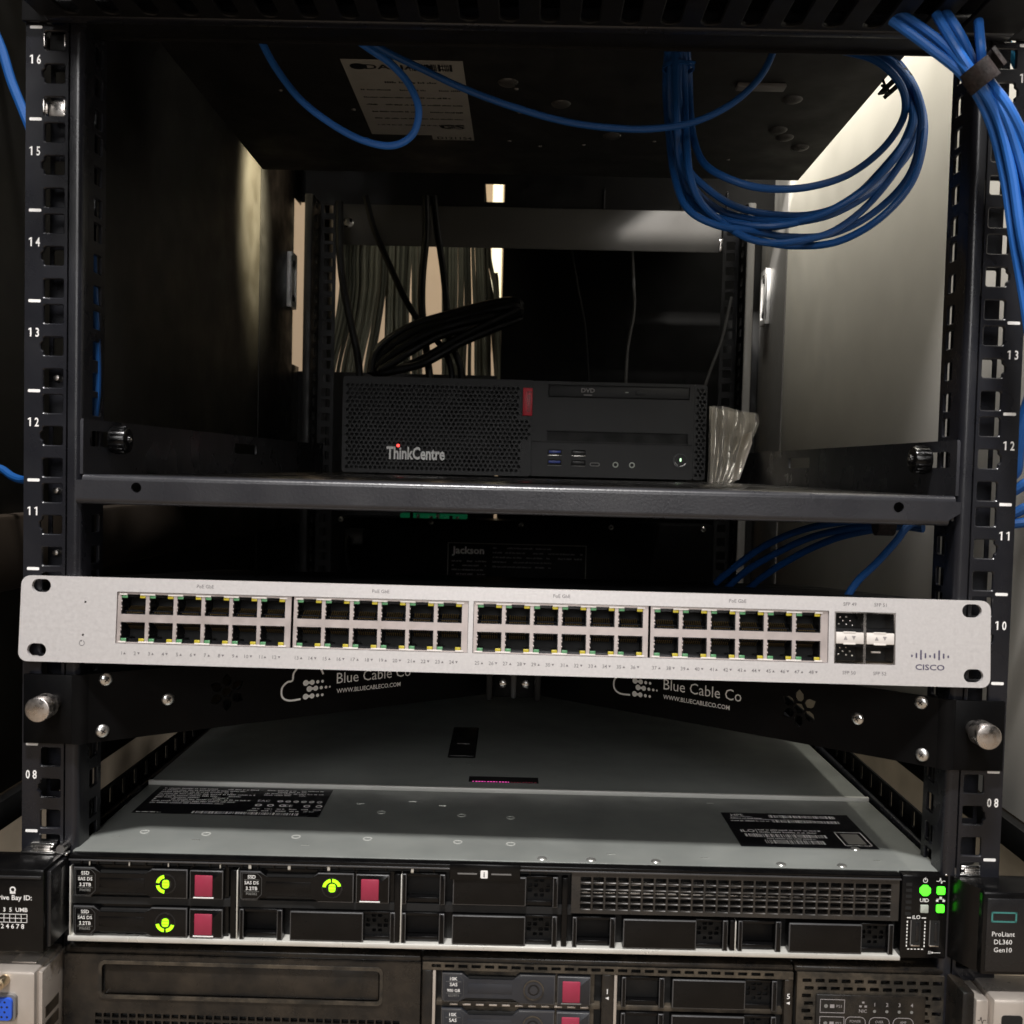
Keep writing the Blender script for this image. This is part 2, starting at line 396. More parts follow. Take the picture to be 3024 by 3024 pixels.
# ------------------------------------------------------------------ the room and the cabinet
m = MB(); m.box(-3000, 3000, -3500, 3200, -20, 0, 'floor tan'); tag(m.build('floor'), kind='structure')
m = MB(); m.box(-3000, 3000, 2600, 2650, 0, 2600, 'wall beige'); tag(m.build('wall'), kind='structure')
def side_panel(sx, matname, label):
    t = thing('cabinet_panel', label, 'cabinet panel', (sx*293, 300, 307), 'side panels of the cabinet')
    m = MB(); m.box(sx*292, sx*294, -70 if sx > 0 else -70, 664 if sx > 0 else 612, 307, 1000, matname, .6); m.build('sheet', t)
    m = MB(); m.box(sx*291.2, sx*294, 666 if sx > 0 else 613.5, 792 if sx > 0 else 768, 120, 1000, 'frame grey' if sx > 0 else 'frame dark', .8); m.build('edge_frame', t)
    yc, zc = (752, 716) if sx > 0 else (747, 723)
    m = MB()
    M = Matrix(((0, 0, -sx, sx*291.2), (-sx, 0, 0, yc), (0, 1, 0, zc), (0, 0, 0, 1)))
    m.plate(rr(-14, 14, -33, 33, 5), [rr(-9, 9, -27, 27, 4)], 2, 'latch steel', M, c=6)
    m.fbox(M, -14, -11.5, -33, 33, 0, 6, 'latch steel', .5); m.fbox(M, 11.5, 14, -33, 33, 0, 6, 'latch steel', .5)
    m.fbox(M, -8, 8, -15, 15, 0, 5, 'latch steel', 1); m.cyl(M @ Vector((0, 21, 0)), M @ Vector((0, 21, 6)), 4, 'deep black'); m.cyl(M @ Vector((0, -21, 0)), M @ Vector((0, -21, 6)), 4, 'deep black')
    m.build('latch', t)
    return t
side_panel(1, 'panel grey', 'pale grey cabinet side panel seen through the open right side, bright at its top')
side_panel(-1, 'panel shaded', 'cabinet side panel on the left in deep shade with one lit yellowish patch')
for sx, lb in ((1, 'dusty tan lower side sheet of the cabinet beside the right ends of the servers'), (-1, 'dusty tan lower side sheet of the cabinet beside the left ends of the servers')):
    m = MB(); m.box(sx*292, sx*294, -70, 800, 40, 288, 'tan panel', .5); tag(m.build('lower_side_sheet', org=(sx*293, 300, 40)), lb, 'cabinet panel', 'lower side sheets')
    m = MB(); m.box(sx*286, sx*297, -70, 800, 289.5, 306, 'frame dark', 1); tag(m.build('side_brace', org=(sx*290, 300, 290)),
        'black horizontal cabinet brace at the foot of the %s side panel' % ('pale right' if sx > 0 else 'shaded left'), 'brace', 'horizontal side braces')
m = MB(); m.box(-291.5, -279, -70, 800, 426, 468, 'rail brown', 2.5); tag(m.build('side_brace', org=(-285, 300, 426)), 'dark brown horizontal side brace behind the left post with a lit lower edge', 'brace', 'horizontal side braces')
for x0, x1, lb in ((-283, -254, 'thin black upright of the rear door frame beside the bright slit on the left'), (284, 302, 'thin black upright of the rear door frame beyond the right rear post')):
    m = MB(); m.box(x0, x1, 800, 830, 60, 1000, 'frame dark', 1.5); tag(m.build('door_upright', org=(x0, 800, 60)), lb, 'door frame', 'rear door uprights')
m = MB(); zt = P(800, 706, 806)[2]; m.box(-292, -37, 803, 807, 60, zt, 'black metal', 1); m.box(-292.6, -291.4, 766, 806, 60, P(562, 690, 790)[2], 'black metal', .4); m.box(-292.6, -291.4, 766, 806, P(562, 381, 790)[2], 1000, 'black metal', .4); m.box(-292, -282, 807, 809, P(562, 381, 806)[2], 1000, 'black metal', .4); tag(m.build('lower_rear_sheet', org=(-160, 805, 60)), 'black lower rear sheet of the cabinet behind the desktop computer and the shelf', 'cabinet panel')
t = thing('rear_door', 'black rear door leaf filling the right half of the view behind the desktop computer', 'door', (110, 800, 100))
m = MB(); m.box(-33, 282, 802, 808, 60, 900, 'door black', 1.5); m.build('leaf', t)
for x in (28, 245): m = MB(); m.dome((x, 802, 792), (0, -1, 0), 3, 1.5, 'dim print'); m.build('rivet', t)
m = MB()
a = P(914, 360, 702); b = P(953, 400, 702)
m.plate([(-262, 804), (284, 804), (284, 1000), (-262, 1000)], [[(a[0], P(930, 382, 702)[2]), (b[0], P(930, 382, 702)[2]), (b[0], P(930, 348, 702)[2]), (a[0], P(930, 348, 702)[2])]], 2, 'black metal', F(700))
for u in (1140, 1287, 1372):
    q = P(u, 365, 700); m.box(q[0]-.8, q[0]+.8, 697, 699.5, 806, 828, 'post black', .4)
tag(m.build('cover_plate', org=(0, 700, 804)), 'black upper rear cover plate with one small gap letting bright light through', 'cover plate')
m = MB(); a = P(930, 380, 2500); b = P(949, 380, 2500)
m.box(a[0], b[0], 2490, 2520, 900, 1700, 'tube light', 6); tag(m.build('wall_lamp', org=(a[0], 2500, 900)), 'bright cream lamp strip glimpsed through the gap behind the rack', 'lamp')

m = MB(); m.plate([(-295, -10), (262, -10), (262, 120), (250, 130), (250, 640), (262, 650), (262, 830), (-295, 830)], [[(52, 466), (230, 466), (230, 500), (105, 500)]], 2, 'black metal', T(1002)); tag(m.build('added_roof', org=(0, 400, 1000)), 'black added roof sheet above the equipment, put in to block light, slotted for a beam', 'added roof')  # unseen sheet added to block ceiling light, its slot shaped for the beam
m = MB(); m.box(-292, -218, 801, 803, 900, 1000, 'black metal', .3); m.box(224, 292, 801, 803, 900, 1000, 'black metal', .3); tag(m.build('rear_blocker', org=(0, 801, 900)), 'black unseen strip added above the rear door to block light', 'cabinet panel')  # out of view, added to keep light from the back room out
# ------------------------------------------------------------------ rack posts
def hole(cx, cz, wd, h, notch=0, sx=1):
    p = rr(cx-wd/2, cx+wd/2, cz-h/2, cz+h/2, 1.1, 3)
    if notch:
        e = cx+notch*wd/2; i = [k for k, q in enumerate(p) if abs(q[0]-e) < .01 or (q[0]-e)*notch > -.01]
        if notch > 0:  # right edge runs upward: insert after its first point
            k = max(j for j in i if p[j][1] < cz); p[k+1:k+1] = [(e, cz-2.6), (e+1.3, cz-1.4), (e+1.3, cz+1.4), (e, cz+2.6)]
        else:
            k = max((j for j in i if p[j][1] > cz)); p[k+1:k+1] = [(e, cz+2.6), (e-1.3, cz+1.4), (e-1.3, cz-1.4), (e, cz-2.6)]
    return p
Z0, Z1 = 2*U, 18*U
def zs(z0=Z0, z1=Z1):
    for n in range(2, 18):
        for k, dz in enumerate((6.35, 22.225, 38.1)):
            if z0 < n*U+dz-6 and n*U+dz+6 < z1: yield n, k, n*U+dz
def front_post(sx):
    t = thing('rack_post', 'black front rack post with square holes and white numbers, the %s' % ('left one' if sx < 0 else 'right one'), 'rack post', (sx*232, 0, Z0), 'rack posts')
    xo, xi = sx*246.3, sx*225.2
    m = MB()
    for n in range(2, 18):
        hs = [hole(sx*232, n*U+dz, 10, 9.3, sx if k == 1 else 0) for k, dz in enumerate((6.35, 22.225, 38.1))]
        m.plate([(min(xo, xi), n*U), (max(xo, xi), n*U), (max(xo, xi), (n+1)*U), (min(xo, xi), (n+1)*U)], hs, 1.8, 'post black', F(0), ch=.45)
    m.build('flange', t)
    m = MB()
    for n in range(2, 18):
        m.plate([(min(sx*239.5, sx*224.6), n*U), (max(sx*239.5, sx*224.6), n*U), (max(sx*239.5, sx*224.6), (n+1)*U), (min(sx*239.5, sx*224.6), (n+1)*U)], [rr(sx*232-5.5, sx*232+5.5, n*U+16.6, n*U+27.8, 1)], 1.2, 'post black', F(12))
    m.build('backing_strip', t)
    # rounded bend and inner web with its own holes
    m = MB()
    prof = [(sx*224.6, 16), (sx*224.6, .8)]+[(sx*(221.5-3.2*math.sin(math.radians(a))), .8+3.2-3.2*math.cos(math.radians(a))) for a in range(0, 91, 15)]+[(sx*218.3, 8.2), (sx*219.9, 8.2), (sx*219.9, 16)]
    if sx > 0: prof = prof[::-1]
    n = len(prof)
    m.add([(p[0], p[1], Z0) for p in prof]+[(p[0], p[1], Z1) for p in prof], [(i, (i+1) % n, n+(i+1) % n, n+i) for i in range(n)], 'post black')
    m.build('bend', t)
    m = MB(); M = Matrix(((0, 0, -sx, sx*218.3), (1, 0, 0, 0), (0, 1, 0, 0), (0, 0, 0, 1)))
    for k in range(2, 18):
        hs = [hole(19.7, k*U+dz, 9.2, 9.3, 0) for dz in (6.35, 22.225, 38.1)]
        m.plate([(8.3, k*U), (29, k*U), (29, (k+1)*U), (8.3, (k+1)*U)], hs, 1.6, 'post black', M, ch=.35)
    m.build('web', t)
    m = MB(); m.box(sx*223.5, sx*240, 30, 31.6, Z0, Z1, 'post black', .5); m.build('back_flange', t)
    xt = sx*241.3
    for n in range(7, 17):
        m = MB(); m.flat(rr(xt-3.1, xt+3.1, n*U-.75, n*U+.75, .5, 2), .08, 'white print', F(0)); m.build('unit_mark', t)
        if n < 8: continue
        m = MB()
        for d_, dx in zip('%02d' % n, (-1.75, 1.75)):
            if d_ == '1': m.flat([(-.15, 0), (.55, 0), (.55, 4.3), (-.05, 4.3), (-.95, 3.7), (-.95, 3.1), (-.15, 3.55)], .08, 'white print', F(0, sx*241.6+dx, (n-1)*U+26.8))
            else: m.text(d_, 4.3, F(0, sx*241.6+dx, (n-1)*U+26.8), 'white print', sx=.72, bold=.018, c=.08)
        m.build('unit_number', t)
    return t
front_post(-1); front_post(1)
def rear_post(sx):
    t = thing('rack_post', 'black rear rack post with %s' % ('light showing through its holes, left of the computer' if sx < 0 else 'a grey lit front edge behind the coiled blue cables'), 'rack post', (sx*232, 680, Z0), 'rack posts')
    m = MB()
    for n in range(2, 18):
        hs = [rr(sx*231-5, sx*231+5, n*U+dz-4.6, n*U+dz+4.6, .8, 2) for dz in (6.35, 22.225, 38.1)]
        m.plate([(sx*231-9, n*U), (sx*231+9, n*U), (sx*231+9, (n+1)*U), (sx*231-9, (n+1)*U)], hs, 1.8, 'black metal', F(680))
    m.build('flange', t)
    m = MB(); M = Matrix(((0, 0, -sx, sx*240.6), (1, 0, 0, 0), (0, 1, 0, 0), (0, 0, 0, 1)))
    for k in range(2, 18):
        hs = [rr(654, 666, k*U+dz-4.6, k*U+dz+4.6, .8, 2) for dz in (6.35, 22.225, 38.1)]
        m.plate([(640, k*U), (679.9, k*U), (679.9, (k+1)*U), (640, (k+1)*U)], hs, 1.6, 'black metal', M)
    m.build('web', t)
    m = MB(); m.box(sx*240.8, sx*249.5, 637, 639.5, Z0, Z1, 'frame grey' if sx > 0 else 'black metal', 1.2); m.build('front_lip', t)  # one paint in two tones: right lip coloured as lit, left as shaded
    return t
rear_post(-1); rear_post(1)
t = thing('cage_nut', 'bright steel cage nut clipped in a post hole beside the number 16', 'cage nut', (-232, 2, 15*U+6.35))
zc = 15*U+6.35
m = MB(); m.box(-236.6, -227.4, 3, 8, zc-4.4, zc+4.4, 'steel', 1.2); m.build('nut', t)
m = MB(); m.box(-237.6, -236.7, -.9, 6, zc-3.2, zc+3.2, 'steel', .4); m.box(-227.3, -226.4, -.9, 6, zc-3.2, zc+3.2, 'steel', .4); m.build('spring_clip', t)
t = thing('cage_nut', 'dark cage nut in the top hole of the left post above the number 16', 'cage nut', (-232, 2, 15*U+38.1))
zc = 15*U+38.1
m = MB(); m.box(-236, -228, 2.5, 7, zc-4.2, zc+4.2, 'black metal', 1); m.build('nut', t)
m = MB(); m.box(-237.4, -236.7, -.7, 6, zc-3, zc+3, 'brushed steel', .3); m.box(-227.3, -226.6, -.7, 6, zc-3, zc+3, 'brushed steel', .3); m.build('spring_clip', t)
for z, lb in ((9*U+6.35+3*U, 'small screw tip behind the post hole below the number 13'), (10*U+38.1, 'small screw tip behind the post hole above the number 11'), (10*U+6.35, 'small screw tip behind the post hole just below the number 11')):
    m = MB(); m.cyl((-234.5, 14, z+1), (-234.5, 9, z+1), 1.5, 'steel', 12, bev=.4); tag(m.build('screw', org=(-234.5, 14, z)), lb, 'screw', 'screw tips behind the left post')

# ------------------------------------------------------------------ cable duct across the top
t = thing('cable_duct', 'black slotted cable duct across the top of the opening, blue cables inside', 'cable duct', (0, 0, 712))
m = MB()
sl = []
for k in range(-12, 12):
    cx = -10.5+k*18.9+2
    sl.append([(cx-4.4, 47), (cx+4.4, 47)][::-1]+[(cx-4.4*math.cos(a), 18-4.4*math.sin(a)) for a in [math.pi*q/8 for q in range(9)]])
    if -234 > cx-6 or cx+6 > 228: sl.pop()
DW = Matrix(((1, 0, 0, 0), (0, 1, 0, 0), (0, 0, 1, 714), (0, 0, 0, 1)))
m.plate([(-234, 11), (232, 11), (232, 50), (-234, 50)], sl, 1.8, 'black metal', Matrix(((1, 0, 0, 0), (0, -1, 0, 0), (0, 0, -1, 712.2), (0, 0, 0, 1))), ch=.5)
m.build('slotted_floor', t)
m = MB(); m.box(-234, 232, -11.2, -2, 711.5, 722, 'post black', 3.2, 4); m.build('lip', t)
m = MB(); m.box(-234, 232, -51, 17, 762, 764, 'black metal', .4); m.box(-234, 232, -52, -50, 714, 764, 'black metal', .4); m.build('cover', t)  # closed top is out of view, added to keep light out of the slots
m = MB(); m.box(-234, 232, -2, 18, 714, 715.5, 'black metal', .4); m.box(-234, 232, 17, 18.5, 712.5, 790, 'black metal', .4); m.build('back_plate', t)
for x0, x1 in ((-247, -210), (208, 247)): m = MB(); m.box(x0, x1, -3.5, -.8, 712.8, 800, 'black metal', .8); m.build('mounting_ear', t)
m = MB(); m.dome((-233.5, -3.5, 721), (0, -1, 0), 6.5, 3, 'black metal'); m.flat(circ(-233.5, 721, 1.4, 6), .05, 'deep black', F(-6.6)); m.build('screw', t)
m = MB()
for k, (y, z) in enumerate(((-42, 728), (-38, 735), (-34, 731), (-30, 724), (-25, 729))):
    pts = [(x, y+3*math.sin(x*.021+k*2), z+3*math.sin(x*.033+k)) for x in range(-205, 226, 22)]
    m.tube(pts, 2, 'cable blue', 8, 3)
tag(m.build('cable_run', org=(0, -40, 728)), 'blue cables lying in the slotted duct across the top', 'cable', kind='stuff')

# ------------------------------------------------------------------ power backup unit seen from below
t = thing('power_supply', 'dark metal backup power unit above, seen from below with a pale rating label', 'power unit', (0, 40, 745))
sl_ = (736-743.5)/(324-40)
m = MB(); m.box(-214.5, 215.5, 0, 284, 0, 250, 'ups metal', 1.2, M=Matrix.Translation((0, 40, 743.5)) @ Matrix.Rotation(math.atan(sl_), 4, 'X')); m.build('case', t)  # height extended out of view to stop light passing over the unit
ca = math.atan(sl_)
UB = Matrix.Translation((0, 40, 743.5)) @ Matrix.Rotation(ca, 4, 'X') @ Matrix(((1, 0, 0, 0), (0, -1, 0, 0), (0, 0, -1, 0), (0, 0, 0, 1)))   # local y points at the viewer
m = MB()
L0, L1, B0, B1 = -112.5, -39.5, -196, -70
m.fbox(UB, L0, L1, B0, B1, .02, .25, 'label white'); m.fbox(UB, L1-30, L1-.05, B0-9, B0-.05, .02, .25, 'label white')
m.build('label_sheet', t)
m = MB(); ck = dict(c=.3)
m.prism(circ(L0+9, B1-9.6, 5, 18, ry=4.5)+[], .28, .30, 'label black', UB)
m.text('DANATEC', 6.5, UB @ T(0, L0+13, B1-13), 'label black', 'L', 1.2, .02, c=.3)
m.bars(UB, L1-33, L1-6, B1-15, B1-5, 'label black', 3, .3, .5)
m.micro(UB, L0+22, L0+55, B1-34, 3, 'label black', 5, 1, .3)
y = B1-46
for k in range(17):
    h = 2.6; m.micro(UB, L0+5+(k > 8)*2, L1-4-(7 if k % 4 == 3 else 0), y, h, 'grey print' if k % 3 else 'label black', 100+k, .95, .3); y -= 4.1
m.text('GS', 7.5, UB @ T(0, L1-14, B0+14), 'label black', 'C', 1.35, .05, c=.3)
for k, x in enumerate((L0+8, L0+20, L0+31, L0+44)): m.ring(UB, x+3, B0+18, 2, 3.2, .28, .3, 'grey print'); m.micro(UB, x, x+8, B0+10, 2.4, 'grey print', 60+k, 1, .3)
m.micro(UB, L0+12, L1-20, B0+4, 1.8, 'grey print', 77, 1, .3)
m.text('D121154', 5, UB @ T(0, L1-14, B0-7.4), 'label black', 'C', .95, .02, c=.3)
m.build('label_print', t)
for x, b in ((21, -133), (59, -190), (100, -150), (168, -118), (172, -172), (180, -186), (-13, -100), (196, -206)): m = MB(); m.dome(UB @ Vector((x, b, 0)), UB.to_3x3() @ Vector((0, 0, 1)), 6.5, 2.2, 'foot grey'); m.build('pressed_foot', t)
for x, b in ((-8, -110), (-6, -150), (40, -170), (40, -210), (8, -215), (-100, -225), (90, -200), (118, -215), (-118, -150), (-14, -205), (150, -236), (-160, -120)): m = MB(); m.dome(UB @ Vector((x, b, 0)), UB.to_3x3() @ Vector((0, 0, 1)), 1.6, .7, 'frame grey', 8); m.build('rivet', t)
m = MB(); m.fbox(UB, 128, 158, -100, -92, 0, 3, 'frame grey', 1); m.build('cable_clip', t)

# ------------------------------------------------------------------ rear blank panel, distribution unit
t = thing('blank_panel', 'black blank panel between the rear posts, its right end lit pale', 'panel', (0, 690, 755.7))
m = MB(); m.box(-217, 221.5, 689, 691, 755.7, 802.5, 'beam grey', .8); m.build('plate', t)
m = MB(); m.box(219, 222.6, 686.5, 688.8, 757, 771, 'steel', .6); m.build('clip', t)
m = MB(); m.dome((-209.7, 689, 781), (0, -1, 0), 6, 2.2, 'screw zinc'); m.build('screw', t)
t = thing('distribution_unit', 'black rack unit at the back under the shelf with a faint maker label', 'power strip', (0, 680, 350))
m = MB(); m.box(-212, 221, 670, 720, 352, 441, 'bracket black', 1.2); m.build('case', t)
for k in range(5):
    m = MB(); q = P((643, 813, 983, 1153, 1327)[k], (980, 985.5, 990, 995, 999)[k], 670); m.dome(q, (0, -1, 0), 3.2, 1.4, 'screw zinc'); m.dome(q+Vector((0, -1.4, 0)), (0, -1, 0), 1.3, .3, 'deep black'); m.build('rivet', t)
m = MB(); a = P(845, 1023, 670); b = P(1105, 1090, 670); M = F(670)
x0, x1, z0, z1 = a[0], b[0], 372, a[2]
for r_ in (((x0, z0), (x1, z0+.9)), ((x0, z1-.9), (x1, z1)), ((x0, z0), (x0+.9, z1)), ((x1-.9, z0), (x1, z1))):
    (p, q), (r2, s) = r_; m.flat([(p, q), (r2, q), (r2, s), (p, s)], .1, 'label white', M)
m.text('Jackson', 8, F(670, x0+5, z1-12.5), 'pale letters', 'L', 1.05, .03)
for k in range(5): m.micro(M, x0+52, x1-(4 if k in (1, 2) else 40), z1-6-k*5.4, 2, 'grey print', 30+k)
for k in range(4): m.micro(M, x0+5, x0+45, z1-22-k*5, 1.8, 'grey print', 50+k)
m.build('maker_label', t)
m = MB(); a = P(755, 970, 676); b = P(880, 962, 676)
m.box(a[0], b[0], 676, 700, 441.2, 446, 'green board', .4)
for k in range(9): x = a[0]+4+k*(b[0]-a[0]-8)/9; m.box(x, x+3.5, 672.5, 675.8, 441.2, 444+(k*7 % 4), ('green board', 'deep black', 'paper')[k % 3] if k != 4 else 'paper', .3)
m.build('circuit_board', t)
m = MB(); q = P(668, 1012, 660); m.box(q[0]-9, q[0]+13, 648, 669.5, q[2]-9, q[2]+9, 'black plastic', 3)
m.tube([q+Vector((-6, -8, 0)), P(655, 1025, 645), P(654, 1050, 640), P(662, 1085, 640), P(666, 1130, 640)], 4.2, 'cable black'); m.build('plug', t)

# ------------------------------------------------------------------ shelf
t = thing('rack_shelf', 'black steel rack shelf with a folded front lip, carrying the desktop computer', 'shelf', (0, 0, 480))
m = MB(); m.box(-214, 214, 2.6, 602, 490.6, 492.4, 'tray black', .3); m.build('tray', t)
m = MB()
M = F(0)
m.plate([(-220.4, 480.5), (214, 480.5), (219.5, 484), (219.5, 489.6), (-220.4, 489.6)], [circ(-189.7, 486.4, 2.6, 20), circ(189.1, 486.3, 2.6, 20)], 1.5, 'shelf black', M)
def bend(x0, x1, cy, cz, r, a0, a1, mt, th=1.5, n=8):
    A = [math.radians(a0+(a1-a0)*k/n) for k in range(n+1)]
    pr = [(cy+r*math.cos(a), cz+r*math.sin(a)) for a in A]+[(cy+(r-th)*math.cos(a), cz+(r-th)*math.sin(a)) for a in A[::-1]]
    k = len(pr); m.add([(x0, p[0], p[1]) for p in pr]+[(x1, p[0], p[1]) for p in pr],
        [(i, (i+1) % k, k+(i+1) % k, k+i) for i in range(k)]+[tuple(range(k))[::-1], tuple(range(k, 2*k))], mt)
bend(-217, 217, 3, 489.5, 3, 180, 90, 'shelf black')
bend(-220, 214, 3, 480.6, 3, 270, 180, 'shelf black')
m.box(-216, 213, 3, 16, 477.6, 479.1, 'shelf black', .3)
m.build('front_lip', t)
for sx in (-1, 1):
    M = Matrix(((0, 0, -sx, sx*217.4), (1, 0, 0, 0), (0, 1, 0, 0), (0, 0, 0, 1)))
    m = MB()
    m.plate([(2, 492.6), (603, 486), (603, 523), (480, 521.6), (2.6, 520.2), (2, 519)], [rr(10, 66, 506.6, 514.6, 1.5, 3), rr(268, 330, 507, 514.8, 1.5, 3)], 1.5, 'shelf black', M)
    m.box(sx*215.9, sx*217.2, 2, 602, 480, 492.2, 'shelf black', .3)
    m.build('side_flange', t)
    c = (sx*217, 37, 510.6); m = MB()
    m.cyl((sx*216.9, 37, 510.6), (sx*208, 37, 510.6), 7, 'caddy black', 24, bev=1.2)
    for k in range(16): a = 2*math.pi*k/16; m.box(sx*215.5, sx*209.5, 37+7*math.cos(a)-.5, 37+7*math.cos(a)+.5, 510.6+7*math.sin(a)-.5, 510.6+7*math.sin(a)+.5, 'caddy black', .2)
    m.cyl((sx*208.1, 37, 510.6), (sx*206.6, 37, 510.6), 2.8, 'caddy black', 16, bev=.4)
    m.dome((sx*206.7, 36.5, 510.9), (-sx, 0, 0), 1.1, .6, 'steel', 10)
    m.build('thumb_screw', t)

# ------------------------------------------------------------------ desktop computer
PX0, PX1, PZ0, PZ1, PY = -171, 172, 494, 584.5, 460
t = thing('desktop_computer', 'black small desktop computer lying flat on the shelf, honeycomb front, red badge', 'computer', (0, PY, 492.4))
m = MB(); m.box(PX0+1, PX1-1, PY+9, PY+300, PZ0, PZ1, 'pc black', 1.5); m.build('case', t)
m = MB()
def hexes(x0, x1, z0, z1, pitch, r, skip=()):
    out = []; row = 0; z = z0+r+1.2
    while z < z1-r-1:
        x = x0+r+1.2+(pitch/2 if row % 2 else 0)
        while x < x1-r-.8:
            if not any(a < x < b and c < z < d for a, b, c, d in skip): out.append([(x+r*math.cos(math.pi/6+k*math.pi/3), z+r*math.sin(math.pi/6+k*math.pi/3)) for k in range(6)])
            x += pitch
        z += pitch*.866; row += 1
    return out
m.plate(rr(PX0, 8.2, PZ0, PZ1, 3), hexes(PX0+2, 8, PZ0+2, PZ1-2, 4.45, 1.72, ((-4, 9, 549, 579), (-3, 9, 493, 528))), 2.0, 'pc mesh', F(PY))
m.box(PX0+2, 8, PY+6, PY+9, PZ0+1, PZ1-1, 'deep black'); m.box(PX0, PX0+1.5, PY+1.6, PY+9, PZ0+2, PZ1-2, 'pc mesh', .4); m.box(PX0+2, 8, PY+1.8, PY+9, PZ1-1.5, PZ1, 'pc mesh', .4)
m.build('mesh_front', t)
m = MB()
bay = [(22.5, 569), (155.5, 569), (155.5, 581), (22.5, 581)]; slot = [(22.5, 528), (155, 528), (155, 537.5), (22.5, 537.5)]
m.plate(rr(8.4, 160, PZ0+.5, PZ1-.5, 1), [bay, slot, rr(23.5, 37, 514, 520, .5), rr(23.5, 37, 504.5, 510.5, .5), rr(46, 59.5, 514, 520, .5), rr(46, 59.5, 504.5, 510.5, .5)], 2, 'pc black', F(PY-.6))
m.box(8.6, 159.8, PY+1.6, PY+9, PZ0+.6, PZ1-.6, 'deep black'); m.box(8.6, 159.5, PY-1, PY-.45, 526.6, 527.4, 'deep black')
m.build('bay_front', t)
m = MB(); m.box(23.3, 154.8, PY-.4, PY+1.4, 569.8, 580.2, 'pc black', .6); m.text('DVD', 4, F(PY-.4, 60, 574.2), 'grey print', bold=.01, sx=1.1); m.box(56, 64, PY-.6, PY-.45, 571.3, 572.2, 'grey print')
m.box(104.6, 114.6, PY-1.1, PY-.45, 572.6, 577.4, 'pc mesh', .4); m.box(95, 98, PY-.8, PY-.45, 574.6, 575.4, 'pale grey plastic'); m.dome((124.5, PY-.4, 574.6), (0, -1, 0), .7, .2, 'deep black', 8); m.build('disc_drive', t)
m = MB()
for k, (x, z) in enumerate(((23.5, 514), (23.5, 504.5), (46, 514), (46, 504.5))):
    m.box(x+.4, x+13.1, PY+1, PY+1.5, z+.4, z+5.6, 'deep black'); m.box(x+1.2, x+12.3, PY-.2, PY+1, z+2.6, z+5.0, 'usb blue' if k < 2 else 'black plastic', .2)
    m.box(x+.3, x+13.2, PY-.7, PY+.5, z+.05, z+.7, 'steel' if k % 2 == 0 else 'frame grey', .1)
m.build('usb_port', t)
m = MB(); m.prism(rr(63.5, 73, 505, 508.6, 1.7), 0, .5, 'frame grey', F(PY-.6)); m.prism(rr(64.5, 72, 505.9, 507.7, .9), .5, .6, 'deep black', F(PY-.6)); m.build('socket', t)
for x in (87.7, 103.2):
    m = MB(); m.ring(F(PY-.6), x, 507, 1.7, 2.7, 0, .8, 'pale grey plastic'); m.flat(circ(x, 507, 1.7, 16), .1, 'deep black', F(PY-.6)); m.build('audio_jack', t)
m = MB(); m.ring(F(PY-.6), 148.5, 512.3, 5.9, 6.9, 0, 1, 'black plastic'); m.prism(circ(148.5, 512.3, 5.8, 28), 0, .8, 'pc mesh', F(PY-.6)); m.ring(F(PY-.6), 148.5, 512.3, 4.9, 5.5, .8, 1, 'chrome', a0=150, a1=330); m.box(148, 149.1, PY-1.7, PY-1.35, 511.8, 514.4, 'led white'); m.build('power_button', t)
m = MB(); m.plate(rr(160.2, PX1, PZ0+.5, PZ1-.5, 2.5), hexes(160.5, PX1+.3, PZ0+2, PZ1-2, 4.2, 1.6), 1.6, 'pc mesh', F(PY)); m.box(160.4, PX1-.8, PY+5, PY+9, PZ0+1, PZ1-1, 'deep black'); m.box(PX1-1.2, PX1, PY+1.4, PY+9, PZ0+2, PZ1-2, 'pc mesh', .3); m.build('side_grille', t)
m = MB(); m.box(-1, 8, PY-2, PY+1, 551, 577, 'pc red', .5); M = F(PY-2, 3.2, 564) @ Matrix.Rotation(-math.pi/2, 4, 'Z'); m.text('Lenovo', 4.6, M, 'dim red', sx=1.0, bold=.01); m.build('badge', t)
m = MB(); m.text('ThinkCentre', 11.2, F(PY, -128.5, 507.6), 'pale letters', 'L', .66, .03, c=.9)
a, b = -128.5, -77.5
m.build('wordmark', t)
m = MB(); q = P(751, 842, PY-1); m.dome((q[0], PY-.6, 520), (0, -1, 0), 1.5, .9, 'led red'); m.build('indicator_light', t)
for x, y in ((-143, 470), (150, 470), (-143, 740), (150, 740)):
    m = MB(); m.cyl((x, y, 492.3), (x, y, 494.2), 6, 'deep black', 16); m.build('foot', t)

# ------------------------------------------------------------------ clear bag
t = thing('plastic_bag', 'crumpled clear plastic bag standing on the shelf against the desktop computer', 'bag', (190, 450, 492.4))
def sheet(y, ph, amp):
    m = MB(); nx, nz = 44, 24; vs = []; fs = []
    for j in range(nz+1):
        b = j/nz
        for i in range(nx+1):
            a = i/nx
            xl = 173.5+.3*math.sin(b*5); xr = 195+22*min(1, b*1.15)**.8+1.2*math.sin(b*9+ph)
            zt = 563-5*a+1.0*math.sin(a*5+ph)
            x = xl+(xr-xl)*a; z = 492.8+(zt-492.8)*b
            yy = y+amp*(abs(math.sin(a*7+ph+b*1.3))*.9+math.sin(a*16-b*2.1+ph*2)*.30+.25*math.sin((a*.8+b*1.4)*7+ph))*(.4+b*.4)
            vs.append((x, yy, z))
    for j in range(nz):
        for i in range(nx):
            q = j*(nx+1)+i; fs.append((q, q+1, q+nx+2, q+nx+1))
    return m.add(vs, fs, 'clear film')
sheet(440, .4, 5.5).build('front_film', t, smooth=80); sheet(453, 2.1, 4.5).build('back_film', t, smooth=80)
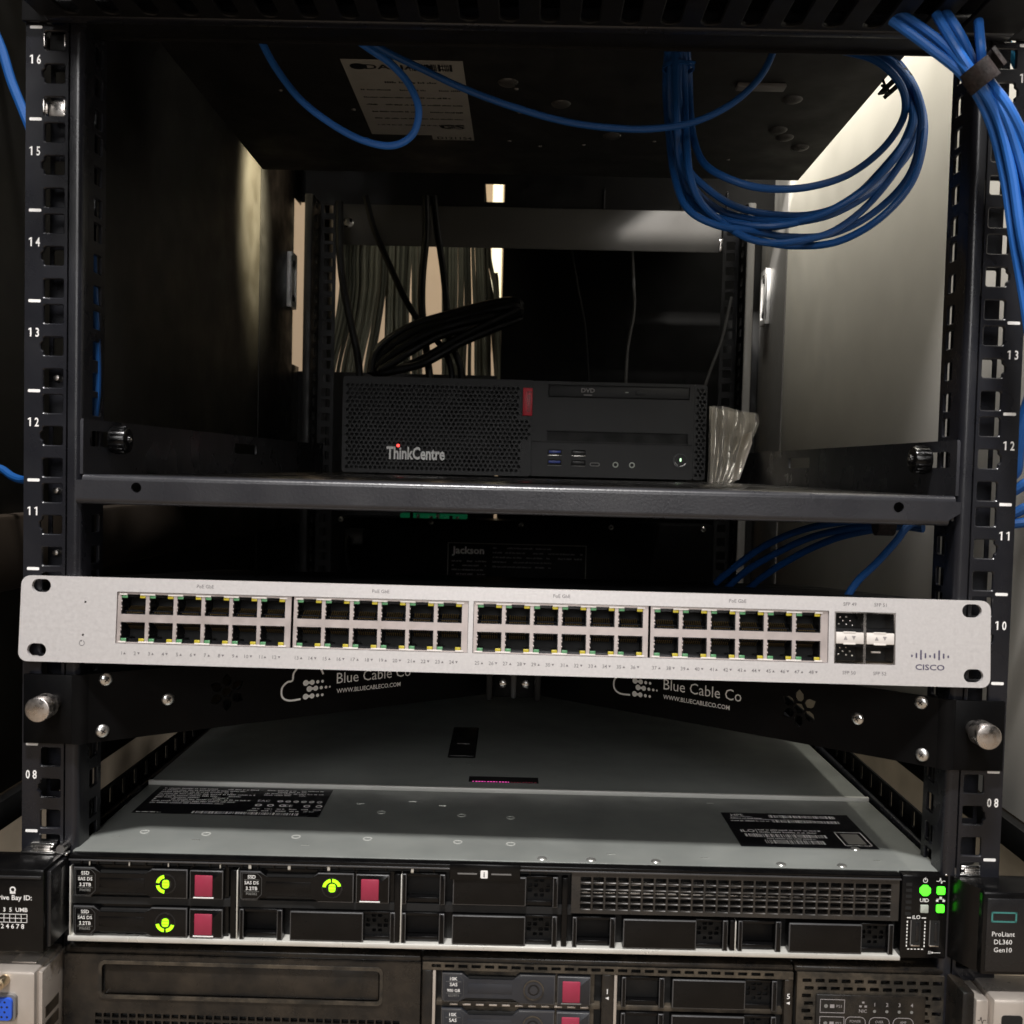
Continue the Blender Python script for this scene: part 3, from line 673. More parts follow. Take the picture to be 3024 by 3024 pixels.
m = MB(); q0 = P(1395, 815, 447); m.add([(203, 447, 537), (211.5, 446, 541), (212.5, 446.5, 530), (202, 447.5, 496), (193.5, 447, 494), (198, 447, 512)], [(0, 5, 4, 3, 2, 1)], 'paper'); m.build('paper_slip', t)

# ------------------------------------------------------------------ cables
def cable(name, pts, r, mt, label, cat='cable', group=None, n=10, sub=8):
    m = MB(); m.tube(pts, r, mt, n, sub); return tag(m.build(name, org=pts[0]), label, cat, group)
def pp(y, *uv):
    ys = y if isinstance(y, (list, tuple)) else [y]*len(uv)
    if len(ys) == 2 and len(uv) != 2: ys = [ys[0]+(ys[1]-ys[0])*k/(len(uv)-1) for k in range(len(uv))]
    return [P(u, v, yy) for (u, v), yy in zip(uv, ys)]
G1 = 'blue network cables'
cable('network_cable', pp((70, 62), (478, 40), (497, 85), (522, 130), (565, 186), (620, 230), (680, 263), (738, 275), (778, 254), (790, 208), (772, 160), (737, 120), (694, 90), (660, 66)), 2.05, 'cable blue lit', 'blue network cable hanging in a loop over the pale rating label', group=G1)
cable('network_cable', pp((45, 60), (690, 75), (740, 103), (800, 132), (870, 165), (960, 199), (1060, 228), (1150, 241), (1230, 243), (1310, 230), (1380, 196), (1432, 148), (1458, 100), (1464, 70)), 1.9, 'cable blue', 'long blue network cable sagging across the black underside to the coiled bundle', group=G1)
cable('network_cable', pp((55, 20), (-25, 30), (2, 90), (22, 155), (46, 215), (62, 260), (72, 330), (74, 420)), 2.6, 'cable blue', 'blue network cable crossing the dark top left corner outside the post', group=G1)
cable('network_cable', pp((60, 30), (-40, 878), (0, 884), (25, 900), (48, 905), (70, 890), (72, 850)), 2.2, 'cable blue', 'short blue cable arc at the left edge level with the shelf', group=G1)
cable('network_cable', pp((23, 23), (172, 470), (176, 560), (179, 640), (181, 690), (180, 745), (174, 800)), 2.6, 'cable blue', 'blue cable glimpsed through the side holes of the left front post', group=G1)
coil = [
 [(1296, 92), (1300, 140), (1302, 200), (1309, 262), (1332, 312), (1390, 343), (1450, 356), (1525, 353), (1600, 330), (1662, 284), (1700, 232), (1708, 188), (1690, 146), (1648, 112), (1590, 96)],
 [(1286, 92), (1284, 160), (1285, 240), (1294, 310), (1330, 352), (1385, 388), (1450, 404), (1530, 405), (1600, 380), (1664, 320), (1716, 250), (1718, 190), (1694, 142), (1654, 110), (1600, 90)],
 [(1274, 92), (1274, 160), (1278, 240), (1284, 310), (1318, 366), (1370, 402), (1440, 416), (1520, 414), (1608, 374), (1680, 310), (1722, 240), (1722, 186), (1698, 138), (1660, 106), (1610, 88)],
 [(1266, 92), (1264, 160), (1268, 240), (1278, 320), (1298, 375), (1352, 410), (1430, 426), (1500, 420), (1580, 400), (1662, 348), (1726, 270), (1730, 190), (1704, 138), (1664, 104), (1612, 84)],
 [(1260, 92), (1256, 165), (1262, 250), (1272, 330), (1296, 392), (1350, 424), (1420, 436), (1490, 447), (1570, 441), (1650, 400), (1716, 330), (1738, 240), (1728, 175), (1700, 132), (1668, 102), (1620, 82)],
 [(1290, 92), (1292, 180), (1296, 270), (1304, 340), (1330, 392), (1380, 432), (1440, 455), (1500, 464), (1580, 456), (1660, 412), (1722, 340), (1744, 250), (1732, 180), (1704, 130), (1672, 100), (1626, 80)]]
coil += [
 [(1282, 92), (1280, 170), (1288, 250), (1288, 320), (1312, 380), (1366, 418), (1432, 430), (1510, 418), (1590, 384), (1668, 322), (1712, 252), (1724, 188), (1700, 136), (1662, 106), (1618, 86)],
 [(1270, 92), (1270, 150), (1270, 230), (1292, 320), (1324, 384), (1392, 440), (1450, 458), (1508, 454), (1572, 436), (1640, 384), (1704, 300), (1734, 220), (1722, 170), (1690, 126), (1640, 96)]]
cl = ('innermost', 'second', 'third', 'fourth', 'fifth', 'outermost')
ends = ('highest-hanging loop, well above the rest', 'loop just under the highest one', 'loop in the upper middle of the tangle', 'loop in the lower middle of the tangle', 'loop just above the lowest one', 'lowest-hanging loop of all', 'one crossing its neighbours', 'one rising from the lowest strand')
for k, pts in enumerate(coil):
    ys = [82+(k*11 % 17)+14*math.sin(j*.9+k*1.7) if j else 78 for j in range(len(pts))]
    cable('network_cable', pp(ys, *pts), 2.1, 'cable blue', 'blue cable of the coil at upper right, ' + ends[k], group='coiled blue network cables')
m = MB(); c = P(1690, 158, 92); d = (P(1722, 182, 92)-P(1676, 128, 92)).normalized()
for k in range(2):
    M = Matrix.Translation(c+d*(-2+k*3.5)) @ d.to_track_quat('Z', 'Y').to_matrix().to_4x4(); m.ring(M, 0, 0, 8.5, 9.4, -1, 1, 'cable black', 20)
m.tube([c+Vector((-8, -2, 1)), P(1672, 172, 84), P(1658, 177, 80)], .8, 'cable black', 6); m.tube([c+Vector((-8, 0, -1)), P(1680, 174, 88), P(1670, 177, 84)], .8, 'cable black', 6)
tag(m.build('twist_tie', org=c), 'black twist tie with two loose ends around the right side of the coil', 'cable tie')
m = MB(); c = P(1280, 128, 84); d = Vector((0, 0, 1)); M = Matrix.Translation(c); m.ring(M, 0, 0, 8.2, 9.2, -1, 1, 'cable blue', 20); m.tube([c+Vector((6, -8, 0)), P(1300, 116, 70), P(1312, 118, 70)], .8, 'cable blue', 6)
tag(m.build('twist_tie', org=c), 'blue twist tie around the left side of the coil', 'cable tie')
vb = [
 ((1694, 22), (1770, 76), (1832, 140), (1880, 215), (1908, 320), (1926, 440), (1950, 560), (1962, 680), (1958, 820)),
 ((1682, 38), (1756, 92), (1824, 150), (1868, 230), (1896, 340), (1912, 450), (1934, 580), (1948, 700), (1942, 840)),
 ((1778, 14), (1812, 66), (1846, 136), (1892, 205), (1922, 290), (1950, 400), (1972, 520), (1980, 680), (1974, 840)),
 ((1766, 26), (1798, 80), (1838, 142), (1886, 212), (1914, 300), (1938, 410), (1958, 530), (1966, 690), (1962, 830)),
 ((1846, 40), (1850, 84), (1858, 138), (1902, 200), (1936, 270), (1960, 350), (1985, 500), (1992, 700), (1986, 840))]
vl = ('upper strand of the pair farthest left', 'lower strand of the pair farthest left', 'right strand of the middle pair', 'left strand of the middle pair', 'short one entering the strap from above')
for k, pts in enumerate(vb):
    ys = [-28-k*1.5, -34-k*1.5]+[-38+(k % 2)*5-(k//2)*2.0]*(len(pts)-2)
    ys[2] = -40+(k % 3)*4
    cable('network_cable', pp(ys, *pts), 2.15, 'cable blue lit', 'blue cable at the top right corner, ' + vl[k], group='strapped blue cables at the top right')
c = P(1848, 143, -39); d = (P(1884, 205, -38)-P(1826, 126, -38)).normalized()
q = d.to_track_quat('Z', 'Y').to_matrix().to_4x4()
m = MB(); M = Matrix.Translation(c) @ q @ Matrix.Diagonal((1.22, .82, 1, 1)); m.ring(M, 0, 0, 6.6, 7.7, -5, 5, 'velcro grey', 32)
R3 = Vector(RT); U3 = Vector(UP); N3 = -Vector(_f)
st = []
for k in range(8):
    a = k/7; st.append(c+(R3*.73+U3*.68)*(7.6+4.0*math.sin(math.pi*a))+N3*(5.5-7*a)-d*.6)
vs = []; fs = []
for p in st: vs += [tuple(p+d*4.6), tuple(p-d*4.6), tuple(p-d*4.6+N3*1.0), tuple(p+d*4.6+N3*1.0)]
for k in range(7):
    for j in range(4): fs.append((4*k+j, 4*k+(j+1) % 4, 4*k+4+(j+1) % 4, 4*k+4+j))
fs += [(0, 3, 2, 1), (28, 29, 30, 31)]
m.add(vs, fs, 'velcro grey')
tag(m.build('cable_strap', org=c), 'grey fuzzy hook-and-loop strap gripping the blue cables at the top right corner', 'cable strap')
cable('network_cable', pp((60, 40), (1862, 14), (1884, 34), (1908, 56), (1940, 84)), 2.6, 'cable teal', 'teal cable crossing the lit gap at the very top right', group=G1)
cable('network_cable', pp((40, 30), (1880, 76), (1902, 86), (1918, 118), (1945, 170)), 2.6, 'cable teal', 'lower teal cable curling at the right edge beside the post top', group=G1)
cable('network_cable', pp((30, 20), (1922, 30), (1932, 70), (1944, 120)), 2.6, 'cable teal', 'teal cable touching the right edge of the view at the top corner', group=G1)
lo = [
 ((1742, 988), (1690, 982), (1600, 984), (1520, 998), (1450, 1026), (1396, 1062), (1350, 1100)),
 ((1742, 994), (1690, 989), (1610, 996), (1530, 1014), (1460, 1046), (1410, 1076), (1372, 1108)),
 ((1742, 998), (1690, 994), (1600, 1009), (1536, 1032), (1476, 1064), (1434, 1092), (1404, 1118))]
for k, pts in enumerate(lo):
    cable('network_cable', pp((75+k*3, 150+k*5), *pts), 2.2, 'cable blue', 'blue cable arching below the shelf toward the back, %s of three' % ('topmost', 'middle', 'lowest')[k], group='blue cables below the shelf')
cable('network_cable', pp((75, 60), (1748, 978), (1714, 992), (1690, 1022), (1652, 1064), (1622, 1092), (1602, 1120), (1592, 1150)), 2.2, 'cable blue', 'single blue cable dropping steeply from the shelf to the switch', group='blue cables below the shelf')
m = MB(); c = P(1668, 989, 80); M = Matrix.Translation(c) @ Vector((1, 0, 0)).to_track_quat('Z', 'Y').to_matrix().to_4x4(); m.ring(M, 0, 0, 5.4, 6.6, -5, 5, 'velcro grey', 24); tag(m.build('cable_strap', org=c), 'small dark strap around the blue cables just under the shelf', 'cable strap')
sd = [((1990, 520), (1970, 640), (1950, 740), (1930, 800), (1918, 850), (1912, 890), (1890, 900)), ((2010, 800), (1985, 870), (1960, 900), (1935, 912), (1915, 925), (1890, 935)), ((2030, 860), (1995, 930), (1960, 950), (1935, 958), (1914, 968), (1890, 972)), ((2050, 920), (2000, 980), (1960, 990), (1935, 986), (1912, 988), (1890, 990))]
sl_ = ('thick blue cable dropping along the outer edge of the right post', 'blue cable passing behind the right post just above its number 12 tick', 'blue cable passing behind the right post at shelf height', 'lowest blue cable passing behind the right post under the shelf')
for k, pts in enumerate(sd): cable('network_cable', pp((30, 40), *pts), 2.8 if k else 4, 'cable blue', sl_[k], group='blue cables behind the right post')
# power cords at the back
G2 = 'black power cords behind the computer'
cable('power_cable', pp(640, (690, 370), (705, 430), (735, 500), (765, 565), (795, 612), (830, 650), (850, 690), (852, 740)), 3.6, 'cable black', 'black power cord slanting down from upper left into the coil behind the computer', group=G2)
cable('power_cable', pp(630, (803, 370), (804, 440), (797, 520), (796, 580), (802, 640), (812, 720)), 4.2, 'cable black', 'black power cord hanging straight down left of the beige gap', group=G2)
cable('power_cable', pp(635, (818, 370), (826, 440), (836, 510), (842, 570), (846, 630), (868, 690), (872, 740)), 3.8, 'cable black', 'black power cord hanging down right of the beige gap', group=G2)
cable('power_cable', pp(650, (640, 380), (641, 470), (648, 540), (662, 610), (676, 680), (680, 740)), 4.2, 'cable black', 'black power cord beside the left rear post', group=G2)
cp = []
for k in range(4):
    s_ = (0, 9, 19, 30)[k]
    cp += [(700+s_*.6, 705-s_*.2), (712+s_, 660+s_*.8), (770+s_, 618+s_), (850, 592+s_*1.15), (930, 572+s_*1.2), (972, 568+s_*1.1), (978, 582+s_*.7), (930, 606+s_*.5), (868, 636+s_*.4), (800, 676+s_*.3), (740, 700)]
cable('power_cable', pp([600+8*math.sin(k*.7) for k in range(len(cp))], *cp), 4.4, 'cable black', 'black power cord tied in a flat coil behind the top of the computer', group=G2, sub=5)

cable('power_cable', pp(720, (1078, 470), (1090, 540), (1104, 620), (1112, 740)), 1.4, 'cable black', 'thin black wire hanging in front of the black door, left one', group=G2)
cable('power_cable', pp(715, (1192, 465), (1196, 540), (1196, 590), (1184, 660), (1180, 740)), 1.9, 'frame wire', 'thin grey wire hanging in front of the black door, right one', group=G2)
cable('power_cable', pp(660, (1380, 560), (1362, 640), (1340, 700), (1320, 760)), 1.6, 'frame wire', 'thin grey wire slanting beside the right rear post', group=G2)
# grey cables hanging behind the rack
g = random.Random(11); k = 0
first = None
for layer in range(2):
    u = 644.0
    while u < 922:
        um = u+g.uniform(-1.5, 1.5)
        if not (798 < um < 836):
            y = 835+layer*16+g.uniform(-5, 5)
            sw = (18 if um < 800 else 10)*math.sin((um-600)/40)+g.uniform(-3, 3)
            lean = (-26 if um < 730 else (-4 if um < 800 else -7))+g.uniform(-4, 4)
            if um > 880: lean = g.uniform(-2, 8) if um < 930 else 6
            if 780 < um < 798 or 836 < um < 846: lean = 0; sw = 0
            pts = pp(y, (um-lean*.35, 395), (um, 470), (um+lean*.15+sw*.2, 540), (um+lean*.55+sw*.25, 610), (um+lean*1.1, 690), (um+lean*1.6, 790))
            cable('hanging_cable', pts, g.uniform(1.9, 2.9), 'cable grey' if g.random() < .75 else 'cable grey dark', 'grey-green cable hanging in the dense curtain behind the left half of the rack', group='grey cables hanging behind the rack', n=7, sub=4)
            k += 1
        u += 6.2

for j_, (dx, r_) in enumerate(((0, 3.0), (-9, 2.8), (-16, 2.6), (5, 2.6))):
    cable('hanging_cable', pp(845+j_*6, (912+dx, 340), (918+dx, 430), (924+dx, 490), (932+dx, 530), (938+dx*.8, 580), (942+dx*.6, 660), (948+dx*.5, 770)) if j_ < 3 else pp(860, (936, 515), (938, 535), (941, 600), (948, 700), (952, 780)), r_, 'cable grey', 'grey-green cable hanging in the dense curtain behind the left half of the rack', group='grey cables hanging behind the rack', n=7, sub=4)

# ------------------------------------------------------------------ network switch
SW = thing('network_switch', 'silver network switch with forty-eight empty ports, its ears standing free of the posts', 'network switch', (-5, -5, 420))
y0 = -5
m = MB(); SX0, SX1, SZ0, SZ1 = -245.4, 234.8, 398.9, 441.5
def oval(cx, cz, wd, h): return rr(cx-wd/2, cx+wd/2, cz-h/2, cz+h/2, h/2-.01, 6)
blocks = [(-197.2, -110.0), (-109.2, -22.0), (-19.6, 67.2), (67.9, 155.6)]
BZ0, BZ1 = 408.9, 434.6
cut = [[(blocks[0][0], BZ0), (blocks[1][1], BZ0), (blocks[1][1], BZ1), (blocks[0][0], BZ1)], [(blocks[2][0], BZ0), (blocks[3][1], BZ0), (blocks[3][1], BZ1), (blocks[2][0], BZ1)], [(158.4, 408.8), (188.4, 408.8), (188.4, 434.4), (158.4, 434.4)]]
ears = [oval(-235.3, 436.6, 9.6, 6.6), oval(-236.3, 404.6, 9.6, 6.6), oval(225.6, 436.4, 9.6, 6.6), oval(226.6, 404.6, 9.6, 6.6)]
m.plate(rr(SX0, SX1, SZ0, SZ1, 4.5, 6), cut+ears+[circ(-212.9, 429, .6, 10), circ(-213.5, 412.7, .6, 10)], 2.2, 'switch silver', F(y0))
m.build('faceplate', SW)
m = MB(); bx = SX0+26, SX1-22
m.box(bx[0], bx[1], y0+14, y0+255, SZ0+1.2, SZ1-.8, 'black metal', .8); m.box(bx[0], bx[1], y0+2.3, y0+14, SZ1-2.4, SZ1-.6, 'switch silver', .3); m.box(bx[0], bx[1], y0+2.3, y0+14, SZ0+.6, SZ0+2, 'switch silver', .3)
m.box(bx[0], bx[0]+1.5, y0+2.3, y0+14, SZ0+2, SZ1-2.4, 'black metal'); m.box(bx[1]-1.5, bx[1], y0+2.3, y0+14, SZ0+2, SZ1-2.4, 'black metal')
m.build('case', SW)
m = MB(); M = F(y0)
for k, x in enumerate((-153.2, -65.8, 23.9, 110.7)): m.text('PoE GbE', 1.7, F(y0, x, 437.4), 'switch print', bold=.004, c=.06)
for b in range(4):
    for k in range(12):
        n = b*12+k+1; x = blocks[b][0]+3.6+k*7.0
        m.text(str(n), 1.75, F(y0, x, 403.4), 'switch print', 'R', 1, .004, c=.06)
        x += 1.3
        m.flat([(x-.65, 403.7), (x+.65, 403.7), (x, 404.8)] if n % 2 else [(x-.65, 404.8), (x, 403.7), (x+.65, 404.8)], .06, 'switch print', M)
for s_, x, z in (('SFP 49', 165.8, 437.3), ('SFP 51', 180.8, 437.3), ('SFP 50', 165.8, 403.7), ('SFP 52', 180.8, 403.7)): m.text(s_, 1.7, F(y0, x, z), 'switch print', bold=.004, c=.06)
m.ring(M, -213.8, 408.6, 1.1, 1.4, .03, .06, 'switch print', 20, 130, 430)
m.flat([(-214.9, 409.9), (-213.6, 410.3), (-214.0, 409.2)], .06, 'switch print', M)
for k, (h, zb) in enumerate(((1.3, 0), (2.6, -.4), (4.9, -1.2), (2.6, -.4), (1.3, 0), (2.6, -.4), (4.9, -1.2), (2.6, -.4), (1.3, 0))):
    x = 196.4+k*2.22; m.flat(rr(x-.42, x+.42, 413.0+zb, 413.0+zb+h, .4, 3), .06, 'navy print', M)
m.text('CISCO', 2.7, F(y0, 205.3, 406.9), 'navy print', sx=1.28, bold=.016, c=.06)
m.build('printed_marking', SW)
# port blocks
def port_mesh(up):
    """one socket, local to its lower left corner; up: latch notch at the top"""
    m = MB(); W_, H_ = 12.2, 9.9; D = 11.5
    def fl(z): return z if up else H_-z
    def bx(x0, x1, y0_, y1_, z0, z1, mt, bv=0): m.box(x0, x1, y0_, y1_, *sorted((fl(z0), fl(z1))), mt, bv)
    bx(0, W_, D, D+.6, 0, H_, 'deep black'); bx(0, .5, .4, D, 0, H_, 'port black'); bx(W_-.5, W_, .4, D, 0, H_, 'port black'); bx(.5, W_-.5, .4, D, H_-.4, H_, 'port black'); bx(.5, W_-.5, .4, D, 0, .5, 'port black')
    bx(.5, 3.0, .5, D, 7.9, H_-.4, 'port black'); bx(W_-3.0, W_-.5, .5, D, 7.9, H_-.4, 'port black')       # shoulders left and right of the latch notch
    bx(.25, 3.0, -.15, .8, 8.05, 9.5, 'led green off', .15); bx(W_-3.0, W_-.25, -.15, .8, 8.05, 9.5, 'led yellow off', .15)
    bx(-.9, 2.9, -.5, .3, 9.5, 10.3, 'light pipe', .1); bx(W_-2.9, W_+.9, -.5, .3, 9.5, 10.3, 'light pipe', .1)
    bx(3.0, W_-3.0, 3, 4, 8.4, H_-.4, 'port black')
    m.add([(.8, 8.5, fl(3.4)), (W_-.8, 8.5, fl(3.4)), (W_-.8, 2.2, fl(1.2)), (.8, 2.2, fl(1.2))], [(0, 1, 2, 3) if not up else (3, 2, 1, 0)], 'port black')
    for k in range(8):
        x = 2.0+k*1.06
        m.add([(x, 2.0, fl(.7)), (x+.55, 2.0, fl(.7)), (x+.55, 8, fl(3.9)), (x, 8, fl(3.9))], [(0, 1, 2, 3) if up else (3, 2, 1, 0)], 'contact gold')
    for z in (2.2, 3.8, 6.4): bx(-.25, .45, -.35, .2, z-.5, z+.5, 'port frame', .15)
    return m
ptop = pbot = None
for b, (x0, x1) in enumerate(blocks):
    m = MB(); holes = []; xs = [x0+2.0+k*13.95 for k in range(6)]
    for x in xs:
        holes.append([(x, 423.5), (x+12.2, 423.5), (x+12.2, 433.4), (x, 433.4)]); holes.append([(x, 409.7), (x+12.2, 409.7), (x+12.2, 419.6), (x, 419.6)])
    m.plate([(x0+.25, BZ0+.2), (x1-.25, BZ0+.2), (x1-.25, BZ1-.2), (x0+.25, BZ1-.2)], holes, 1, 'port frame', F(y0+.9))
    m.box(x0+.3, x1-.3, y0+13.2, y0+13.8, BZ0+.2, BZ1-.2, 'deep black'); m.box(x0+.3, x1-.3, y0+1.9, y0+13, 419.7, 423.4, 'port black')
    pb = m.build('port_block', SW, org=(x0, y0, BZ0))
    for x in xs:
        for up, z in ((1, 423.5), (0, 409.7)):
            src = ptop if up else pbot
            if src is None:
                pm = port_mesh(up); pm.v = [(p[0]+x, p[1]+y0+1, p[2]+z) for p in pm.v]
                o = pm.build('ethernet_port', pb, org=(x, y0+1, z))
                if up: ptop = o
                else: pbot = o
            else:
                o = src.copy(); COL.objects.link(o); o.parent = pb; ORG[o] = Vector((x, y0+1, z)); o.location = (ORG[o]-ORG[pb])*S
# uplink cages
m = MB(); M = F(y0+.6); hs = [[(x, z), (x+13.6, z), (x+13.6, z+9.3), (x, z+9.3)] for x in (159.2, 174.1) for z in (409.3, 424.4)]
m.plate([(158.5, 408.9), (188.3, 408.9), (188.3, 434.3), (158.5, 434.3)], hs, .8, 'cage steel', M)
for x in (159.2, 174.1): m.box(x, x+13.6, y0-.4, y0+.3, 418.7, 424.3, 'light pipe', .3)
cg = m.build('uplink_cage', SW)
for i, x in enumerate((159.2, 174.1)):
    for up, z in ((1, 424.4), (0, 409.3)):
        m = MB(); m.box(x-.3, x+13.9, y0+13, y0+13.5, z-.3, z+9.6, 'deep black'); m.box(x-.3, x, y0+1.5, y0+13, z, z+9.3, 'cage steel'); m.box(x+13.6, x+13.9, y0+1.5, y0+13, z, z+9.3, 'cage steel')
        zz = z+9.3 if up else z; m.box(x, x+13.6, y0+1.5, y0+13, min(zz, zz+(.3 if up else -.3)), max(zz, zz+(.3 if up else -.3)), 'brass' if not up else 'cage steel')
        zq = z if up else z+9.3; m.box(x, x+13.6, y0+3.5, y0+13, min(zq, zq+(1.6 if up else -1.6)), max(zq, zq+(1.6 if up else -1.6)), 'port black')
        if i == 0:
            for (a, c) in ((4, 6.3), (7, 6.6), (5.5, 4.6), (9, 4.6), (7.2, 2.8), (10.2, 2.4), (3.4, 3)): m.box(x+a, x+a+.9, y0+8, y0+8.6, z+c, z+c+.8, 'steel', .2)
        if not up and i == 1: m.box(x+4, x+8.5, y0+4, y0+6, z+4.8, z+5.6, 'light pipe', .2)
        m.box(x+3.5, x+9.5, y0-.6, y0+.2, (z-.5 if up else z+9.0), (z+.3 if up else z+9.8), 'light pipe', .2)
        m.build('uplink_port', cg)
m = MB()
for x in (162.8, 178.0):
    m.flat([(x, 420.6), (x+2, 420.6), (x+1, 422.6)], .05, 'grey print', F(y0-.4)); m.flat([(x+4, 422.6), (x+5, 420.6), (x+6, 422.6)], .05, 'grey print', F(y0-.4))
m.build('arrow_mark', cg)
SW.rotation_euler = (math.radians(-4.6), 0, 0)

# ------------------------------------------------------------------ V-shaped bracket under the switch
BR = thing('support_bracket', 'black V-shaped support bracket under the switch with white cloud logos and silver knobs', 'bracket', (0, -4, 357))
AL = math.hypot(214, 152)
ux, uy = 214/AL, 152/AL
ML = Matrix(((ux, 0, uy, -214), (uy, 0, -ux, -2), (0, 1, 0, 0), (0, 0, 0, 1)))
MR = Matrix(((ux, 0, -uy, 0), (-uy, 0, -ux, 150), (0, 1, 0, 0), (0, 0, 0, 1)))
def stroke(m, pts, wd, mt, M, c=.1):
    L = [Vector((p[0], p[1])) for p in pts]; q = []
    for i in range(len(L)-1):
        p0 = L[max(i-1, 0)]; p1 = L[i]; p2 = L[i+1]; p3 = L[min(i+2, len(L)-1)]
        for k in range(5): t = k/5; q.append(.5*((2*p1)+(p2-p0)*t+(2*p0-5*p1+4*p2-p3)*t*t+(3*p1-p0-3*p2+p3)*t**3))
    q.append(L[-1]); vs = []
    for i, p in enumerate(q):
        d = (q[min(i+1, len(q)-1)]-q[max(i-1, 0)]).normalized(); n = Vector((-d.y, d.x))*wd/2
        vs += [(p.x+n.x, p.y+n.y, c), (p.x-n.x, p.y-n.y, c)]
    m.add(vs, [(2*i+1, 2*i+3, 2*i+2, 2*i) for i in range(len(q)-1)], mt, M)
for sx, M in ((-1, ML), (1, MR)):
    fs = lambda s: s if sx < 0 else AL-s                 # s: distance from the post
    m = MB()
    hx = [(0, 0)]+[(6.9*math.cos(math.pi/6*(2*k+1)), 6.9*math.sin(math.pi/6*(2*k+1))) for k in range(6)]
    fc = fs(73)
    hol = [[(fc+3.0*math.cos(math.pi/3*k), 375.6+3.0*math.sin(math.pi/3*k)) for k in range(6)]]
    for k in range(6):
        a_ = math.pi/3*k+math.pi/6; e1 = (math.cos(a_), math.sin(a_)); e2 = (-e1[1], e1[0])
        hol.append([(fc+r_*e1[0]+t_*e2[0], 375.6+r_*e1[1]+t_*e2[1]) for r_, t_ in ((3.7, -1.2), (5.6, -2.5), (8.0, -2.3), (10.4, 0), (8.0, 2.3), (5.6, 2.5), (3.7, 1.2))])
    a0, a1 = sorted((fs(2), fs(AL-8)))
    m.plate([(a0, 357), (a1, 357), (a1, 392), (a0, 392)], hol, 2, 'bracket black', M)
    # end flange on the post with its rounded bend
    x0, x1 = sorted((sx*244, sx*219.5)); m.box(x0, x1, -4, -2, 357, 392, 'bracket black', .5)
    th = math.atan2(uy, ux); cx_, cy_, R_ = sx*219.5, 4, 8
    A = [math.radians(-90)+ (math.radians(90)-math.atan2(ux, uy)+math.radians(0))*k/8 for k in range(9)]
    p0 = M @ Vector((fs(2), 0, 0)); p1 = M @ Vector((fs(2), 0, -2))
    c0 = Vector((sx*219.5, -4)); outer = []; inner = []
    for k in range(9):
        t_ = k/8; e = Vector((sx*214, -4))
        outer.append((1-t_)**2*c0+2*t_*(1-t_)*e+t_*t_*Vector((p0.x, p0.y)))
        inner.append((1-t_)**2*(c0+Vector((0, 2)))+2*t_*(1-t_)*(e+Vector((sx*.7, 2)))+t_*t_*Vector((p1.x, p1.y)))
    pr = outer+inner[::-1]; n = len(pr)
    if sx > 0: pr = pr[::-1]
    m.add([(p.x, p.y, 357) for p in pr]+[(p.x, p.y, 392) for p in pr], [(i, (i+1) % n, n+(i+1) % n, n+i) for i in range(n)]+[tuple(range(n))[::-1], tuple(range(n, 2*n))], 'bracket black')
    arm = m.build('arm', BR); tag(arm, 'left arm of the bracket with the complete cloud logo' if sx < 0 else 'right arm, light showing through its flower cut-out')
    for s_, z in ((10.3, 388.6), (41.5, 375.2), (8.8, 362.4)):
        m = MB(); c = M @ Vector((fs(s_), z, 0)); nrm = M.to_3x3() @ Vector((0, 0, 1))
        m.dome(c, nrm, 3.4, 1.7, 'screw zinc', 20)
        R = Matrix.Translation(c+nrm*1.62) @ M.to_3x3().to_4x4() @ Matrix.Rotation(s_, 4, 'Z')
        m.flat([(-1.3, -.25), (1.3, -.25), (1.3, .25), (-1.3, .25)], .14, 'post black', R); m.flat([(-.25, -1.3), (.25, -1.3), (.25, 1.3), (-.25, 1.3)], .16, 'post black', R)
        m.build('screw', arm)
    m = MB(); xl = fs(104) if sx < 0 else fs(188); zc = 367.0
    k_ = 1.0
    cp = [(11.5, .3), (4.5, .2), (.6, 2.6), (.3, 7.5), (3.2, 10.6), (6.4, 11.4), (7.2, 15.5), (11, 19.4), (17, 20.3), (22.5, 17.8), (25.2, 13.2)]
    stroke(m, [(xl+a, zc+b) for a, b in cp], 1.1, 'white print', M)
    for r_, (zz, dx) in enumerate(((9.2, 0), (5.6, 2.2), (1.4, 0))):
        for k in range(5 if r_ != 1 else 5):
            rad = (1.7, 1.5, 1.0, .85, .6)[k]; px = xl+14.5+dx+(0, 3.9, 7.3, 10.2, 12.6)[k]
            if k == 4 and r_ != 1: continue
            m.flat(circ(px, zc+zz, rad, 14), .1, 'white print', M)
        px = xl+14.5+dx; m.flat([(px, zc+zz-.7), (px+3.9, zc+zz-.7), (px+3.9, zc+zz+.7), (px, zc+zz+.7)], .09, 'white print', M)
    tx = xl+33.6
    m.text('Blue Cable Co', 6.3, M @ T(0, tx, 374), 'white print', 'L', .93, .0, c=.1)
    m.text('WWW.BLUECABLECO.COM', 2.5, M @ T(0, tx, 368.4), 'white print', 'L', .93, .014, c=.1)
    m.build('logo_print', arm)
    m = MB(); kx = sx*228.5; kz = 378.4
    m.cyl((kx, -4, kz), (kx, -12, kz), 3.8, 'steel', 20); m.cyl((kx, -12, kz), (kx, -22, kz), 6.1, 'brushed steel', 40, bev=.7)
    m.build('thumb_screw', arm)
m = MB(); m.box(-14, 14, 130, 137, 357, 392, 'bracket black', 1); m.box(-17, -13, 121, 131, 357, 392, 'black metal', 1); m.box(13, 17, 121, 131, 357, 392, 'black metal', 1); m.box(-2, 2, 126, 130, 357, 392, 'post black', 1); jb = m.build('centre_joint', BR)
m = MB()
for x in (-6.9, 7.6): m.dome((x, 130, 366), (0, -1, 0), 3.3, 1.7, 'screw zinc')
m.build('screw', jb)

